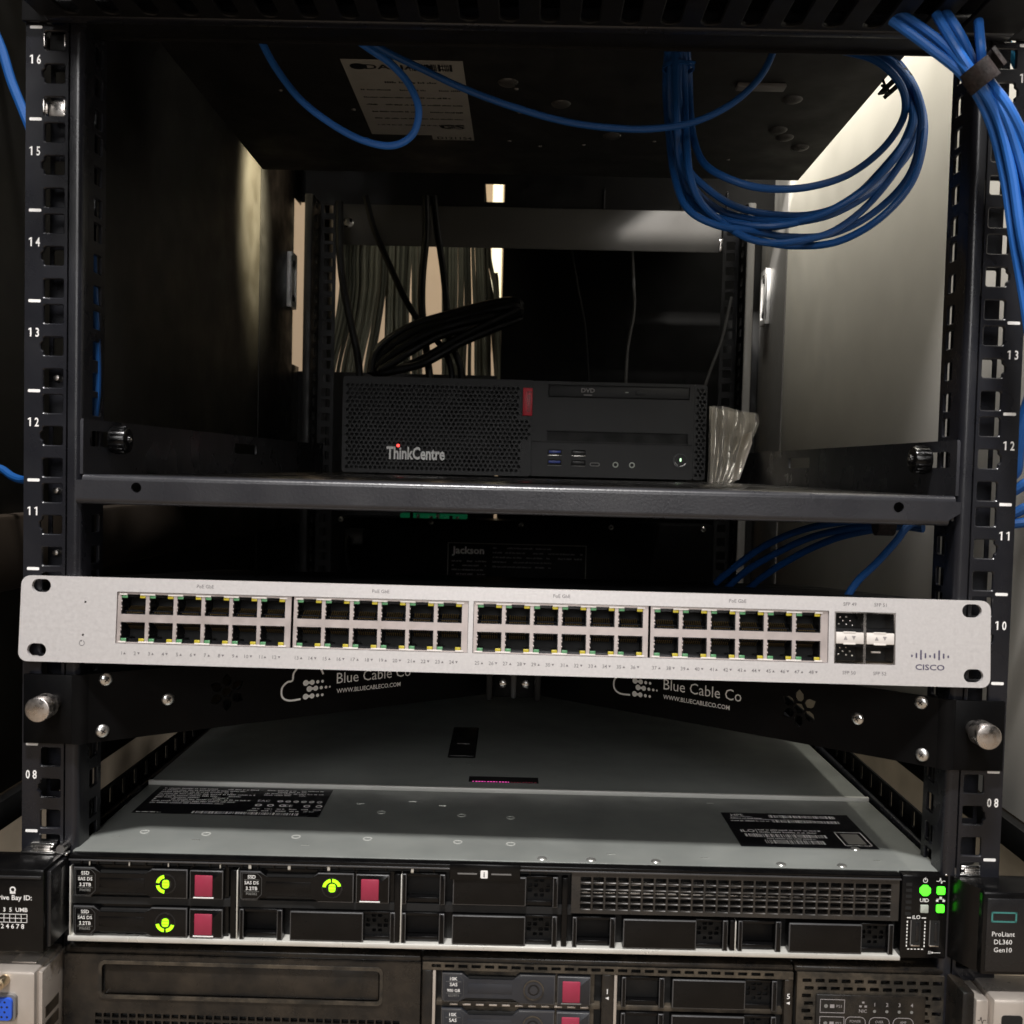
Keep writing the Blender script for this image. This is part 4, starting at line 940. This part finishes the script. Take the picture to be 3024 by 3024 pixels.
# ------------------------------------------------------------------ slim server
SV = thing('rack_server', 'slim rack server with a grey-green lid and three lit drives, just below the bracket', 'server', (0, 0, 258))
SF = -3.0
m = MB(); m.box(-217.5, 219.5, 4, 650, 259, 301, 'black metal', .8); m.box(-219.5, 221.5, 2, 114, 300.4, 302.4, 'lid metal', .5); m.box(-219.5, 221.5, 112, 650, 301.2, 303.6, 'lid metal', .5)
m.box(-219.4, 221.4, 110.2, 112.8, 302.0, 305.0, 'seam highlight', .5)
m.box(-219.5, 199, -3.5, 6, 258.2, 260.8, 'white sheet metal', .5)
lid = m.build('case', SV)
LZ = 302.4
for x, y in ((-193, 30), (-160, 29), (-112, 28), (-74, 27.5), (-26, 26), (2, 25), (-72, 70), (-26, 68), (2, 66)): m = MB(); m.ring(T(LZ), x, y, 1.8, 2.5, -.2, .3, 'dimple metal', 20); m.flat(circ(x, y, 1.8, 16), .02, 'lid metal', T(LZ)); m.build('lid_dimple', SV)
for x, y in ((18, 6), (43, 6), (76, 6), (140, 6), (171, 6), (186, 30)): m = MB(); m.dome((x, y, LZ), (0, 0, 1), 2.6, .9, 'lid edge'); m.build('lid_rivet', SV)
m = MB()
for x, y in ((-207, 22), (-165, 20), (-107, 16), (-88, 84), (-58, 90), (-40, 84), (52, 14), (100, 12), (190, 14), (120, 100)): m.box(x, x+4.2, y, y+.6, LZ-.1, LZ+.15, 'lid edge')
for x, y in ((-40, 166), (-26, 166)): m.dome((x, y, 303.6), (0, 0, 1), 2.4, .5, 'lid metal')
m.build('lid_tab', SV)
m = MB(); m.prism(rr(-41, -22, 180, 262, 1.5), 0, .15, 'deep black', T(303.6)); m.box(-40, -23, 183, 258, 303.7, 304.4, 'black plastic', .3); m.box(-36, -27, 212, 214, 304.4, 304.8, 'frame grey', .2); m.build('lid_latch', SV)
m = MB(); m.prism(rr(-24.5, 19.5, 127, 139, .5), 0, .1, 'deep black', T(303.6)); 
for k in range(22): x = -22+k*1.85; m.box(x, x+(1.2 if k % 4 else .7), 127.6, 128.4, 303.7, 303.95, 'led magenta' if k < 13 else 'button red')
m.build('lid_slot', SV)
m = MB(); lt = T(LZ)
def quadlab(x0, x1, y0_, y1_): m.flat([(x0, y0_), (x1, y0_), (x1, y1_), (x0, y1_)], .12, 'label black', lt)
quadlab(-211, -106, 59, 108); kw = dict(c=.2)
for k in range(9): m.micro(lt, -207, -150-(k % 3)*7, 103-k*3.3, 2.1, 'white print', 200+k, .95, .2)
for k in range(4): m.micro(lt, -145, -110-(k % 2)*9, 103-k*2.9, 1.9, 'white print', 230+k, .9, .2)
m.text('EAC', 3.4, T(LZ, -146, 83), 'white print', 'L', .8, c=.2)
for k in range(6):
    x = -133+k*4.6; m.ring(lt, x, 84.5, 1.1, 1.7, .15, .2, 'white print', 14); m.micro(lt, x-1.5, x+1.8, 83.6, 1.4, 'white print', 250+k, 1, .2)
m.text('CE', 3.6, T(LZ, -127, 75), 'white print', bold=.01, c=.2)
for k in range(6): x = -146+k*7; m.ring(lt, x+2, 77, 1.2, 2.0, .15, .2, 'white print', 14) if k != 3 else None; m.micro(lt, x, x+4.5, 70, 1.6, 'white print', 260+k, 1, .2)
for k in range(5): m.micro(lt, -148+k*8, -142+k*8, 66.5, 2, 'white print', 270+k, 1, .2)
m.bars(lt, -178, -118, 60.5, 64.5, 'white print', 9, .2, .42); m.micro(lt, -209, -195, 60.5, 1.6, 'white print', 280, 1, .2)
m.build('rating_label', SV)
m = MB(); quadlab(125, 199, 30, 84)
m.text('HPE', 4, T(LZ, 130, 78), 'white print', 'L', .8, c=.2); m.flat(rr(129, 142, 77.2, 77.7), .2, 'white print', lt); m.bars(lt, 152, 190, 76.5, 81, 'white print', 21, .2, .4); m.bars(lt, 152, 190, 68.5, 72.5, 'white print', 22, .2, .4)
m.micro(lt, 129, 148, 74, 1.7, 'white print', 23, 1, .2); m.micro(lt, 128, 150, 69.5, 1.7, 'white print', 24, 1, .2); m.flat([(128, 73), (176, 73), (176, 73.4), (128, 73.4)], .2, 'white print', lt)
m.text('iLO', 4.2, T(LZ, 130, 52), 'white print', 'L', .9, .02, c=.2); m.flat([(138.6, 50.5), (139.1, 50.5), (139.1, 57), (138.6, 57)], .2, 'white print', lt)
m.micro(lt, 140, 176, 55, 2, 'white print', 25, 1, .2); m.micro(lt, 140, 172, 51.5, 2, 'white print', 26, 1, .2); m.bars(lt, 131, 176, 44.5, 49.5, 'white print', 27, .2, .4); m.micro(lt, 142, 170, 42, 1.6, 'white print', 29, 1, .2); m.bars(lt, 140, 172, 35, 40.5, 'white print', 28, .2, .4)
for a in (((182, 34), (197, 34.8)), ((182, 54.2), (197, 55)), ((182, 34), (182.6, 55)), ((196.4, 34), (197, 55))): (p, q), (r2, s_) = a; m.flat([(p, q), (r2, q), (r2, s_), (p, s_)], .2, 'white print', lt)
m.flat(rr(184.5, 194.5, 36.5, 52, .5), .2, 'label white', lt)
m.build('service_label', SV)
# front frame
m = MB(); m.box(-219, 198, SF-.2, 6, 299.8, 302.0, 'caddy black', .7); m.box(-219, 198, SF-.7, SF-.25, 299.3, 300.2, 'edge highlight', .2); m.box(-219, 33, SF+3, 8, 296.6, 299.5, 'deep black')
for k in range(30):
    x = -214+k*8.05
    if x < 28: m.box(x, x+.9, SF+1.4, SF+4, 296.8, 299.4, 'caddy black', .2)
for k, x in enumerate((-209.5, -189.6, -170, -144, -129.5, -109.8, -90, -48)): m.box(x, x+(.6 if k < 4 else 1.4), SF+.8, SF+1.6, 296.6, 299.5, 'white sheet metal', .1)
m.box(-219, 33, SF+2, SF+6, 276.7, 280.3, 'deep black')
for x in (-136.9, -54.6, 29.6, 114.5): m.box(x-1.4, x+1.4, SF+.4, 8, 261, 296 if x < 100 else 276.5, 'caddy black', .4)
for x in (-134.9, -218.6, -52.6, 115.8): m.box(x-.25, x+.35, SF+.1, SF+4, 261, 296 if x < 100 else 276, 'white sheet metal', .1)
m.box(-218, 197, SF+14, SF+15, 260, 299, 'deep black')
fr = m.build('front_frame', SV)
def caddy(x0, z0, parent, mt, lines, lit, dusty=False):
    w_, h_ = 77.5, 15.6; M = F(SF, x0, z0)
    m = MB()
    m.fbox(M, 0, w_, 0, h_, -6, -3.2, 'caddy black' if not dusty else 'dusty grille')
    pr = [(1.6, .2), (9.4, .2), (12.6, 3.4), (36.2, 3.4), (39.6, .2), (57.6, .2), (57.6, 15.2), (39.6, 15.2), (36.2, 11.9), (14.2, 11.9), (10.6, 15.2), (.4, 15.2), (.4, 1.6)]
    m.prism(pr, -3.2, 0, mt, M, .6, 'edge highlight')
    m.prism(rr(58.6, 75.4, .3, 15.0, .4, 2), -3.2, 0, mt, M, .5, 'edge highlight'); m.fbox(M, 13.5, 36, 5.2, 10.2, 0, .12, mt, .1)
    m.fbox(M, 13.6, 38, 12.2, 13.4, -3, -1.2, 'deep black'); m.fbox(M, 13.6, 38, 1.4, 2.6, -3, -1.2, 'deep black')
    pad = [(1.6, 1.2), (9.0, 1.2), (11.4, 3.6), (11.4, 12), (9.2, 14.2), (1.6, 14.2)]
    for i in range(6):
        a, b = Vector(pad[i]), Vector(pad[(i+1) % 6]); d = (b-a).normalized(); n = Vector((-d.y, d.x))*.11
        m.flat([(a-n)[:], (b-n)[:], (b+n)[:], (a+n)[:]], .06, 'frame wire', M)
    cd = m.build('drive_caddy', parent, org=(x0, SF, z0))
    m = MB(); zz = 11.6
    for k, (t_, s_) in enumerate(lines):
        m.text(t_, s_, F(SF, x0+6.4, z0+zz), 'pale letters' if k < 3 else 'dim print', 'C', 1, .008, c=.1)
        if k in (0, 2): m.flat([(2.6, zz-.75), (10.2, zz-.75), (10.2, zz-.58), (2.6, zz-.58)], .1, 'dim print', M)
        zz -= 2.95 if k < 2 else 2.5
    m.build('drive_print', cd)
    m = MB(); m.fbox(M, 61.2, 70.2, 1.7, 12.6, -1, .5, 'button red', .5); m.fbox(M, 60.6, 70.8, .9, 1.5, 0, .4, 'pale letters' if not dusty else 'frame grey', .1); m.build('eject_button', cd)
    m = MB(); m.prism(circ(46.7, 7.8, 5.2, 30), 0, .25, 'port black', M); m.ring(M, 46.7, 7.8, 3.0, 4.5, .25, .5, mt)
    if lit is None: m.ring(M, 46.7, 7.8, 4.6, 5.2, .2, .7, 'dusty grille'); m.prism(circ(46.7, 7.8, 2, 18), .25, .6, mt, M)
    else:
        for a, b in lit: m.ring(M, 46.7, 7.8, 3.1, 4.7, .5, .62, 'led lime', 14, a, b)
        m.prism(rr(45.1, 48.5, 5.8, 9.9, 1.3), .3, .6, 'led lime', M)
        for z in (7.0, 8.6): m.fbox(M, 45.1, 48.5, z-.09, z+.09, .6, .66, 'led dim')
    m.build('status_ring', cd)
    return cd
L1_ = (('SSD', 1.75), ('SAS DS', 1.65), ('3.2TB', 1.75), ('P06582', 1.3))
c1 = caddy(-217.3, 280.6, SV, 'caddy black', L1_, ((100, 170), (190, 262)))
c2 = caddy(-217.3, 260.9, SV, 'caddy black', L1_, ((190, 262), (278, 345)))
c3 = caddy(-134.0, 280.6, SV, 'caddy black', L1_, ((15, 88), (100, 172)))
for c_, lb in ((c1, 'drive with its ring lit on the left side'), (c2, 'drive with its ring lit on the lower side'), (c3, 'drive with its ring lit on the upper side')): c_['label'] = lb
def filler(x0, z0, parent, mt='caddy black', dm='deep black'):
    M = F(SF, x0, z0); m = MB(); h = 15.4
    m.fbox(M, 0, 79.5, 0, h, -11, -10, dm)
    
    for a_, b_ in ((0, 2.2), (18.8, 21.6), (75.6, 78.2)): m.prism(rr(a_, b_, -.2, h, .3, 2), -9, 0, mt, M, .45, 'edge highlight')
    m.fbox(M, 2.2, 18.8, 0, 2.6, -9, -2.5, mt, .3); m.fbox(M, 2.2, 18.8, 13.8, h, -9, -1, mt, .3)
    m.fbox(M, 3.2, 18, 4, 12.5, -10, -7.5, 'port black', .3)
    m.fbox(M, 62, 75.6, 0, 2.4, -9, -2, mt, .3); m.fbox(M, 62, 75.6, 14.2, h, -9, -1, mt, .3)
    o = m.build('drive_blank', parent, org=(x0, SF, z0))
    m = MB(); m.prism(rr(25.4, 62.3, .2, h-.3, .5, 2), -9, .3, mt, M, .6, 'edge highlight' if mt == 'caddy black' else mt); m.build('grip', o)
    m = MB(); vh = []
    for j in range(4):
        for i in range(4): vh.append(rr(63.4+i*3.0-(1.2 if j % 2 else 0)*.3, 65.3+i*3.0, 3.6+j*2.6, 5.4+j*2.6, .3, 2)) if (i+j*2) % 3 else None
    m.plate([(62.3, 2.4), (75.6, 2.4), (75.6, 14.2), (62.3, 14.2)], vh, .8, 'frame dark' if mt == 'caddy black' else mt, M, c=-4); m.build('vent_sheet', o)
    return o
f0 = filler(-133.6, 261.0, SV)
for x, z in ((-52.2, 281.0), (-52.2, 261.0), (33.8, 261.0), (117.2, 261.0)): copy_part(f0, SV, (x+133.6, 0, z-261.0))
m = MB(); m.box(-28.5, 7, SF-1.2, SF+3, 294.2, 302.6, 'caddy black', .8); M = F(SF-1.2)
m.prism(rr(-13.0, -9.4, 295.6, 299.6, .5), 0, .15, 'pale letters', M); m.text('i', 2.6, F(SF-1.2, -11.2, 296.3), 'label black', bold=.02, c=.2)
m.fbox(M, -24.5, -14.8, 297.4, 298.1, 0, .15, 'frame grey'); m.fbox(M, -7.6, 2.4, 297.4, 298.1, 0, .15, 'frame grey'); m.build('pull_tab', SV)
m = MB(); gh = []
nx, nz = 25, 5
for i in range(nx):
    for j in range(nz): x = 37.4+i*6.28; z = 280.5+j*3.42; gh.append(rr(x, x+5.2, z, z+2.6, .4, 2))
m.plate([(32.8, 278.3), (197.4, 278.3), (197.4, 299.2), (32.8, 299.2)], gh, 3.2, 'grille plate', F(SF+.2), ch=.28); gr = m.build('vent_grille', SV)
m = MB()
for j in range(4): z = 283.45+j*3.42; m.box(37, 194.5, SF+2.4, SF+3.0, z-1.0, z-.45, 'grille metal', .15)  # bright rods standing in for highlights on the lower cell edges
for i in range(nx-1): x = 42.9+i*6.28+.2; m.box(x-.25, x+.25, SF+7, SF+7.6, 280, 298, 'grille metal', .15)
for z in (282, 286.5, 291, 295.2): m.box(37, 194.5, SF+6, SF+6.6, z-.5, z+.5, 'grille metal', .2)
m.build('wire_and_highlight', gr)
# control panel
m = MB(); m.box(198.4, 221.8, SF-.4, 8, 259.6, 302.2, 'caddy black', .8)
for k in range(6): m.box(200.5, 203.4, SF-.5, SF-.2, 281.6+k*3, 283.2+k*3, 'deep black')
cp_ = m.build('control_panel', SV); M = F(SF-.4)
def led(nm, poly, mt, c1=.7):
    m = MB(); m.prism(poly, 0, c1, mt, M, .2); m.build(nm, cp_)
led('power_button', circ(210, 294.6, 2.9, 8, math.pi/8), 'led green'); led('status_light', rr(215.9, 219.9, 292.7, 296.7, .8), 'led green'); led('status_light', rr(215.9, 219.9, 283.5, 287.5, .8), 'led green'); led('indicator_button', rr(207.9, 211.9, 283.2, 287.2, .4), 'pale grey plastic')
m = MB(); m.ring(M, 210, 299.6, .9, 1.2, .03, .06, 'white print', 16, 110, 430); m.flat(rr(209.85, 210.15, 299.7, 301.1), .06, 'white print', M)
stroke(m, [(215.6, 299.4), (217, 299.4), (217.5, 301), (218.1, 298.2), (218.6, 299.4), (220, 299.4)], .28, 'white print', M, .06)
m.text('UID', 1.9, F(SF-.4, 209.9, 288.6), 'white print', bold=.01, c=.06); m.text('iLO', 1.9, F(SF-.4, 206.2, 279.9), 'white print', bold=.01, c=.06)
for x, z in ((218, 291), (216.3, 289.4), (219.6, 289.4)): m.flat(rr(x-.6, x+.6, z-.5, z+.5), .06, 'white print', M)
m.flat(rr(216, 219.8, 290.1, 290.35), .06, 'white print', M)
for k in range(8):
    for x in (201.5, 210.4): m.flat(rr(x, x+.55, 265.6+k*1.75, 266.6+k*1.75), .06, 'white print', M)
for k in range(5): x = 202.2+k*1.75; m.flat(rr(x, x+1.0, 264.2, 264.7), .06, 'white print', M)
m.flat(rr(201.5, 203.5, 280.2, 280.7), .06, 'white print', M); m.flat(rr(208.9, 211, 280.2, 280.7), .06, 'white print', M)
m.text('SS', 1.4, F(SF-.4, 213.5, 262.2), 'white print', sx=.8, c=.06); m.flat(rr(214.6, 219, 262.7, 262.95), .06, 'white print', M); m.flat(circ(214.9, 262.8, .5, 8), .06, 'white print', M)
m.build('panel_print', cp_)
for x in (203.4, 212.9):
    m = MB(); m.box(x, x+5.2, SF-.55, SF-.35, 266.4, 279.3, 'deep black'); m.box(x+.3, x+4.9, SF-.9, SF-.5, 266.0, 266.7, 'steel', .1); m.box(x+2.6, x+4.4, SF-.75, SF-.5, 268.5, 278, 'port black', .2); m.box(x, x+.35, SF-.8, SF-.5, 266.5, 279.3, 'frame grey'); m.build('usb_port', cp_)
# ears
m = MB(); m.box(-268, -222.5, SF-20, 0, 261, 302.3, 'caddy black', 1.6); m.box(-222.6, -220.4, SF-17, 0, 263, 300.5, 'port black', .6); m.box(-268, -223.8, SF-20.5, SF-19, 297.6, 299, 'black plastic', .3)
el = m.build('mounting_ear', SV); M = F(SF-20)
m = MB(); ex = -237.5
m.text('Drive Bay ID:', 2.4, F(SF-20, ex, 287.2), 'pale letters', bold=.012, c=.1); m.ring(M, ex, 292.2, .9, 1.5, .05, .1, 'pale letters', 14); m.flat(rr(ex-1.3, ex+1.3, 290.2, 291.2), .1, 'pale letters', M)
m.text('1  3  5  UMB', 2.0, F(SF-20, ex, 281.4), 'pale letters', bold=.012, c=.1); m.text('2 4 6 7 8', 2.2, F(SF-20, ex, 273.2), 'pale letters', bold=.012, c=.1)
for z in (280.2, 278.2, 276.2): m.flat(rr(-244.5, -230.5, z-.12, z+.12), .1, 'pale letters', M)
for k in range(6): x = -244.4+k*2.76; m.flat(rr(x-.12, x+.12, 276.2, 280.2), .1, 'pale letters', M)
m.build('ear_print', el)
m = MB(); m.prism([(221.9, -2), (229.5, -17.5), (231, -18.5), (231, 0), (221.9, 0)], 261, 302.3, 'caddy black', None); 
m.v = [(x, y, z) for x, y, z in m.v]; m.box(230.5, 273, SF-19, 0, 261, 302.3, 'caddy black', 1.6); m.box(232.5, 270, SF-19.4, SF-18, 263, 299, 'port black', .4)
er = m.build('mounting_ear', SV); M = F(SF-19.4)
m = MB(); 
for a in (((234.6, 291.8), (247, 292.6)), ((234.6, 287.4), (247, 288.2)), ((234.6, 287.4), (235.4, 292.6)), ((246.2, 287.4), (247, 292.6))): (p, q), (r2, s_) = a; m.flat([(p, q), (r2, q), (r2, s_), (p, s_)], .1, 'teal print', M)
for k, t_ in enumerate(('ProLiant', 'DL360', 'Gen10')): m.text(t_, 2.3, F(SF-19.4, 240.8, 280.6-k*3.9), 'pale letters', c=.1)
m.build('ear_print', er)
for sx, e in ((-1, el), (1, er)):
    m = MB(); x0 = sx*(226 if sx < 0 else 227)
    m.box(x0, x0+sx*17, -4, 4, 302.6, 303.6, 'chrome', .3); m.box(x0+sx*1.5, x0+sx*14, -1, 6, 304, 307, 'chrome', 1.2); m.box(x0+sx*3, x0+sx*12, -2, 1, 303.6, 305.5, 'steel', .6)
    m.cyl((sx*223.5, -3, 304.5), (sx*223.5, 9, 304.5), 2.2, 'steel', 14, bev=.5); m.box(sx*220, sx*227, -3, 1, 301.5, 302.9, 'chrome', .4)
    m.build('spring_latch', e)
SV.rotation_euler = (0, 0, math.radians(1.0))
for sx, lb in ((1, 'black perforated slide rail along the right side of the slim server'), (-1, 'black perforated slide rail along the left side of the slim server')):
    m = MB(); M = Matrix(((0, 0, -sx, sx*233), (1, 0, 0, 0), (0, 1, 0, 0), (0, 0, 0, 1)))
    hs = [rr(40+k*18.4, 44.6+k*18.4, 299.5, 309, .5, 2) for k in range(30)]
    m.plate([(32, 287), (640, 287), (640, 311), (32, 311)], hs, 1.4, 'black metal', M)
    m.box(sx*223, sx*232.8, 34, 640, 287.2, 288.8, 'black metal', .3); m.box(sx*224, sx*229, 30, 640, 296, 301.6, 'post black', 2.2, 3)
    tag(m.build('slide_rail', org=(sx*233, 300, 287)), lb, 'rail', 'slide rails')

# ------------------------------------------------------------------ lower, dusty server
LV = thing('rack_server', 'dusty taller rack server at the bottom edge with unlit slate drives and silver ears', 'server', (0, 0, 165))
m = MB(); m.box(-221, 221, 6, 650, 165, 253.6, 'dusty black', .8); m.box(-222.5, -42, SF+1.5, 8, 250.6, 253.8, 'dusty black', .9); m.box(-41.5, 145.8, SF+1.5, 8, 251.2, 253.8, 'dusty black', .8); m.box(146.3, 221.5, SF+1.5, 8, 251.2, 254, 'dusty black', .8)
m.build('case', LV)
m = MB(); m.plate([(-222, 170), (-42, 170), (-42, 250.4), (-222, 250.4)], [rr(-203, -62, 229.8, 246.8, 2.2)]+[rr(-206+i*4.3, -202.6+i*4.3, 218.4-j*3.5, 220.9-j*3.5, .3, 2) for i in range(36) for j in range(4)], 3, 'dusty black', F(SF))
m.box(-221, -43, SF+3, SF+4, 170, 250, 'deep black')
bp = m.build('blank_cover', LV)
m = MB(); m.box(-202, -63, SF+1, SF+2.5, 230.6, 246.0, 'dusty black', .7); m.build('inset_panel', bp)
m = MB(); ro = rr(-204.2, -60.8, 228.6, 248, 3); ri = rr(-202.6, -62.4, 230.2, 246.4, 2); m.plate(ro, [ri], 1, 'dusty grille', F(SF-.7)); m.build('rim_highlight', bp)  # lighter frame drawn as the highlight around the inset
m = MB(); hs = [rr(-36.5+i*6.7, -31.8+i*6.7, 248.6, 250.6, .3, 2) for i in range(26)]
m.plate([(-41, 247.6), (145.4, 247.6), (145.4, 251.0), (-41, 251.0)], hs, 1.5, 'dusty grille', F(SF)); m.box(-41, 145, SF+6, SF+7, 170, 251, 'deep black')
for x0, x1 in ((-41, -36), (49.4, 55.4), (141.2, 145.4)): m.box(x0, x1, SF-.2, SF+6, 170, 247.5, 'dusty black', .5)
for x in (-35.2, 56.2): m.box(x-.6, x+.9, SF+.2, SF+6, 170, 247.4, 'ear silver', .2)
for z in (229.4, 211): 
    m.box(-34, 49, SF+2, SF+6, z-1, z+1.6, 'dusty grille', .3); m.box(57, 141, SF+2, SF+6, z-1, z+1.6, 'dusty grille', .3)
    for k in range(11): m.box(-27+k*6.6, -23+k*6.6, SF+1.2, SF+2, z-.3, z+.5, 'ear silver', .15)
for k, (n_, x) in enumerate((('1', 52.2), ('5', 143.2))): m.text(n_, 2.6, F(SF-.2, x, 237.8), 'white print', bold=.01); m.flat([(x-1, 235.6), (x+.8, 234.8), (x+.8, 236.4)], .12, 'white print', F(SF-.2))
m.build('drive_cage', LV)
L2_ = (('10K', 1.75), ('SAS', 1.75), ('900 GB', 1.5), ('653971', 1.3))
d1 = caddy(-31.6, 230.9, LV, 'caddy slate', L2_, None, True); d2 = copy_part(d1, LV, (0, 0, -18.4))
f1 = filler(59.4, 231.0, LV, 'caddy black', 'deep black'); copy_part(f1, LV, (0, 0, -18.4))
m = MB(); hs = []
for i in range(11):
    for j in range(13):
        x = 150.2+i*6.55; z = 248.2-j*3.9
        if not (152.5 < x < 209 and z < 241.5): hs.append(rr(x+(1.2 if j % 2 else 0), x+4.6+(1.2 if j % 2 else 0), z-2.3, z, .4, 2))
hs = [h for h in hs if max(p[0] for p in h) < 220.4]
m.plate([(147.6, 170), (221.4, 170), (221.4, 250.9), (147.6, 250.9)], hs, 2.4, 'dusty grille', F(SF+.4)); m.box(148, 221, SF+6, SF+7, 172, 250, 'deep black'); 
cs = m.build('control_section', LV)
m = MB(); m.box(157, 212, SF-1, SF+.3, 175, 241, 'dusty black', .6); M = F(SF-1)
def outline(x0, x1, z0, z1, r, wd=.3):
    o_ = rr(x0, x1, z0, z1, r); i_ = rr(x0+wd, x1-wd, z0+wd, z1-wd, max(r-wd, .05)); m.plate(o_, [i_], .06, 'grey print', M, c=.1)
outline(159, 171.4, 231.6, 238.6, .2); outline(159, 171.4, 222.8, 229.8, .2)
m.text('PS1', 1.5, F(SF-1, 168.6, 234.4), 'grey print'); m.text('PS2', 1.5, F(SF-1, 168.6, 225.6), 'grey print'); m.flat(circ(162, 235.1, 1, 12), .1, 'dim print', M); m.flat(rr(164, 166.2, 234.2, 236), .1, 'grey print', M); m.flat(circ(162, 226.3, 1, 12), .1, 'dim print', M); m.flat(rr(164, 166.2, 225.4, 227.2), .1, 'grey print', M)
m.text('NIC', 1.7, F(SF-1, 180.6, 232.2), 'grey print', bold=.008)
for x, z in ((180.6, 237.4), (179.3, 235.4), (181.9, 235.4)): m.flat(rr(x-.6, x+.6, z-.5, z+.5), .1, 'grey print', M)
for k in range(4): m.text('1234'[k], 1.9, F(SF-1, 186.4+k*6.2, 235.6), 'grey print', bold=.01); m.flat(circ(186.4+k*6.2, 233, .8, 12), .1, 'dim print', M)
for k, (a, b) in enumerate((('POWER', 'CAP'), ('OVER', 'TEMP'), ('AMP', 'STATUS'))):
    x = 177+k*12; outline(x-5.2, x+5.2, 223.4, 230, 2.8); m.text(a, 1.35, F(SF-1, x, 227), 'grey print', sx=.85); m.text(b, 1.35, F(SF-1, x, 224.8), 'grey print', sx=.85)
m.build('status_panel', cs)
# ears of the lower server
m = MB(); m.box(-275, -224.5, -29, 2, 170, 254, 'ear silver', 1.4); m.box(-224.6, -222.6, -25, 2, 172, 252.5, 'ear silver', .5)
for z in (196, 204, 212, 220, 228): m.box(-222.7, -222.2, -22, -8, z, z+5.5, 'dusty grille')
m.box(-240, -228, -20, -4, 253.9, 254.6, 'ear silver', .3)
e1 = m.build('mounting_ear', LV)
m = MB(); q = P(4, 1892, -29); x1 = q[0]+8.5; zc = q[2]
m.prism(rr(x1-24, x1, zc-6.5, zc+6.5, 2.5), 0, 2.2, 'frame grey', F(-29)); m.prism(rr(x1-22.8, x1-1.2, zc-5.3, zc+5.3, 2), 2.2, 3.6, 'vga blue', F(-29))
for i in range(4):
    for j in range(4): m.flat(circ(x1-3.4-i*2.6-(j % 2)*1.2, zc-3.6+j*2.4, .55, 8), 3.65, 'port black', F(-29))
m.build('video_port', e1)
m = MB(); q = P(13, 1843, -29); m.cyl((q[0], -29, q[2]), (q[0], -35, q[2]), 2.6, 'brass', 16, bev=.8); m.dome((q[0], -35, q[2]), (0, -1, 0), 1.6, 1, 'brass'); m.build('jack_screw', e1)
m = MB(); a = P(1832, 1840, -14); b = P(1870, 1840, -14)
m.box(223, 229, -20, 2, 170, 252, 'dusty black', 1); m.box(229.2, 235.4, -21, 2, 170, 249, 'ear silver', .9); m.box(236.2, 276, -24, 2, 170, 251, 'ear silver', 1.8)
e2 = m.build('mounting_ear', LV)
m = MB(); m.prism(rr(240.2, 250.4, 232.4, 243.4, 1.6), 0, .3, 'deep black', F(-24)); m.build('release_button', e2)
m = MB(); M = F(-21); stroke(m, [(230.2, 239), (231.4, 239), (231.8, 240.6), (232.5, 237.4), (233, 239), (234.4, 239)], .3, 'label black', M); m.flat(rr(230.8, 233.8, 233, 236), .1, 'label black', M); stroke(m, [(230.2, 229.5), (231.4, 229.5), (231.8, 231), (232.5, 228), (233, 229.5), (234.4, 229.5)], .3, 'label black', M); m.build('ear_print', e2)
LV.rotation_euler = (0, 0, math.radians(.6))
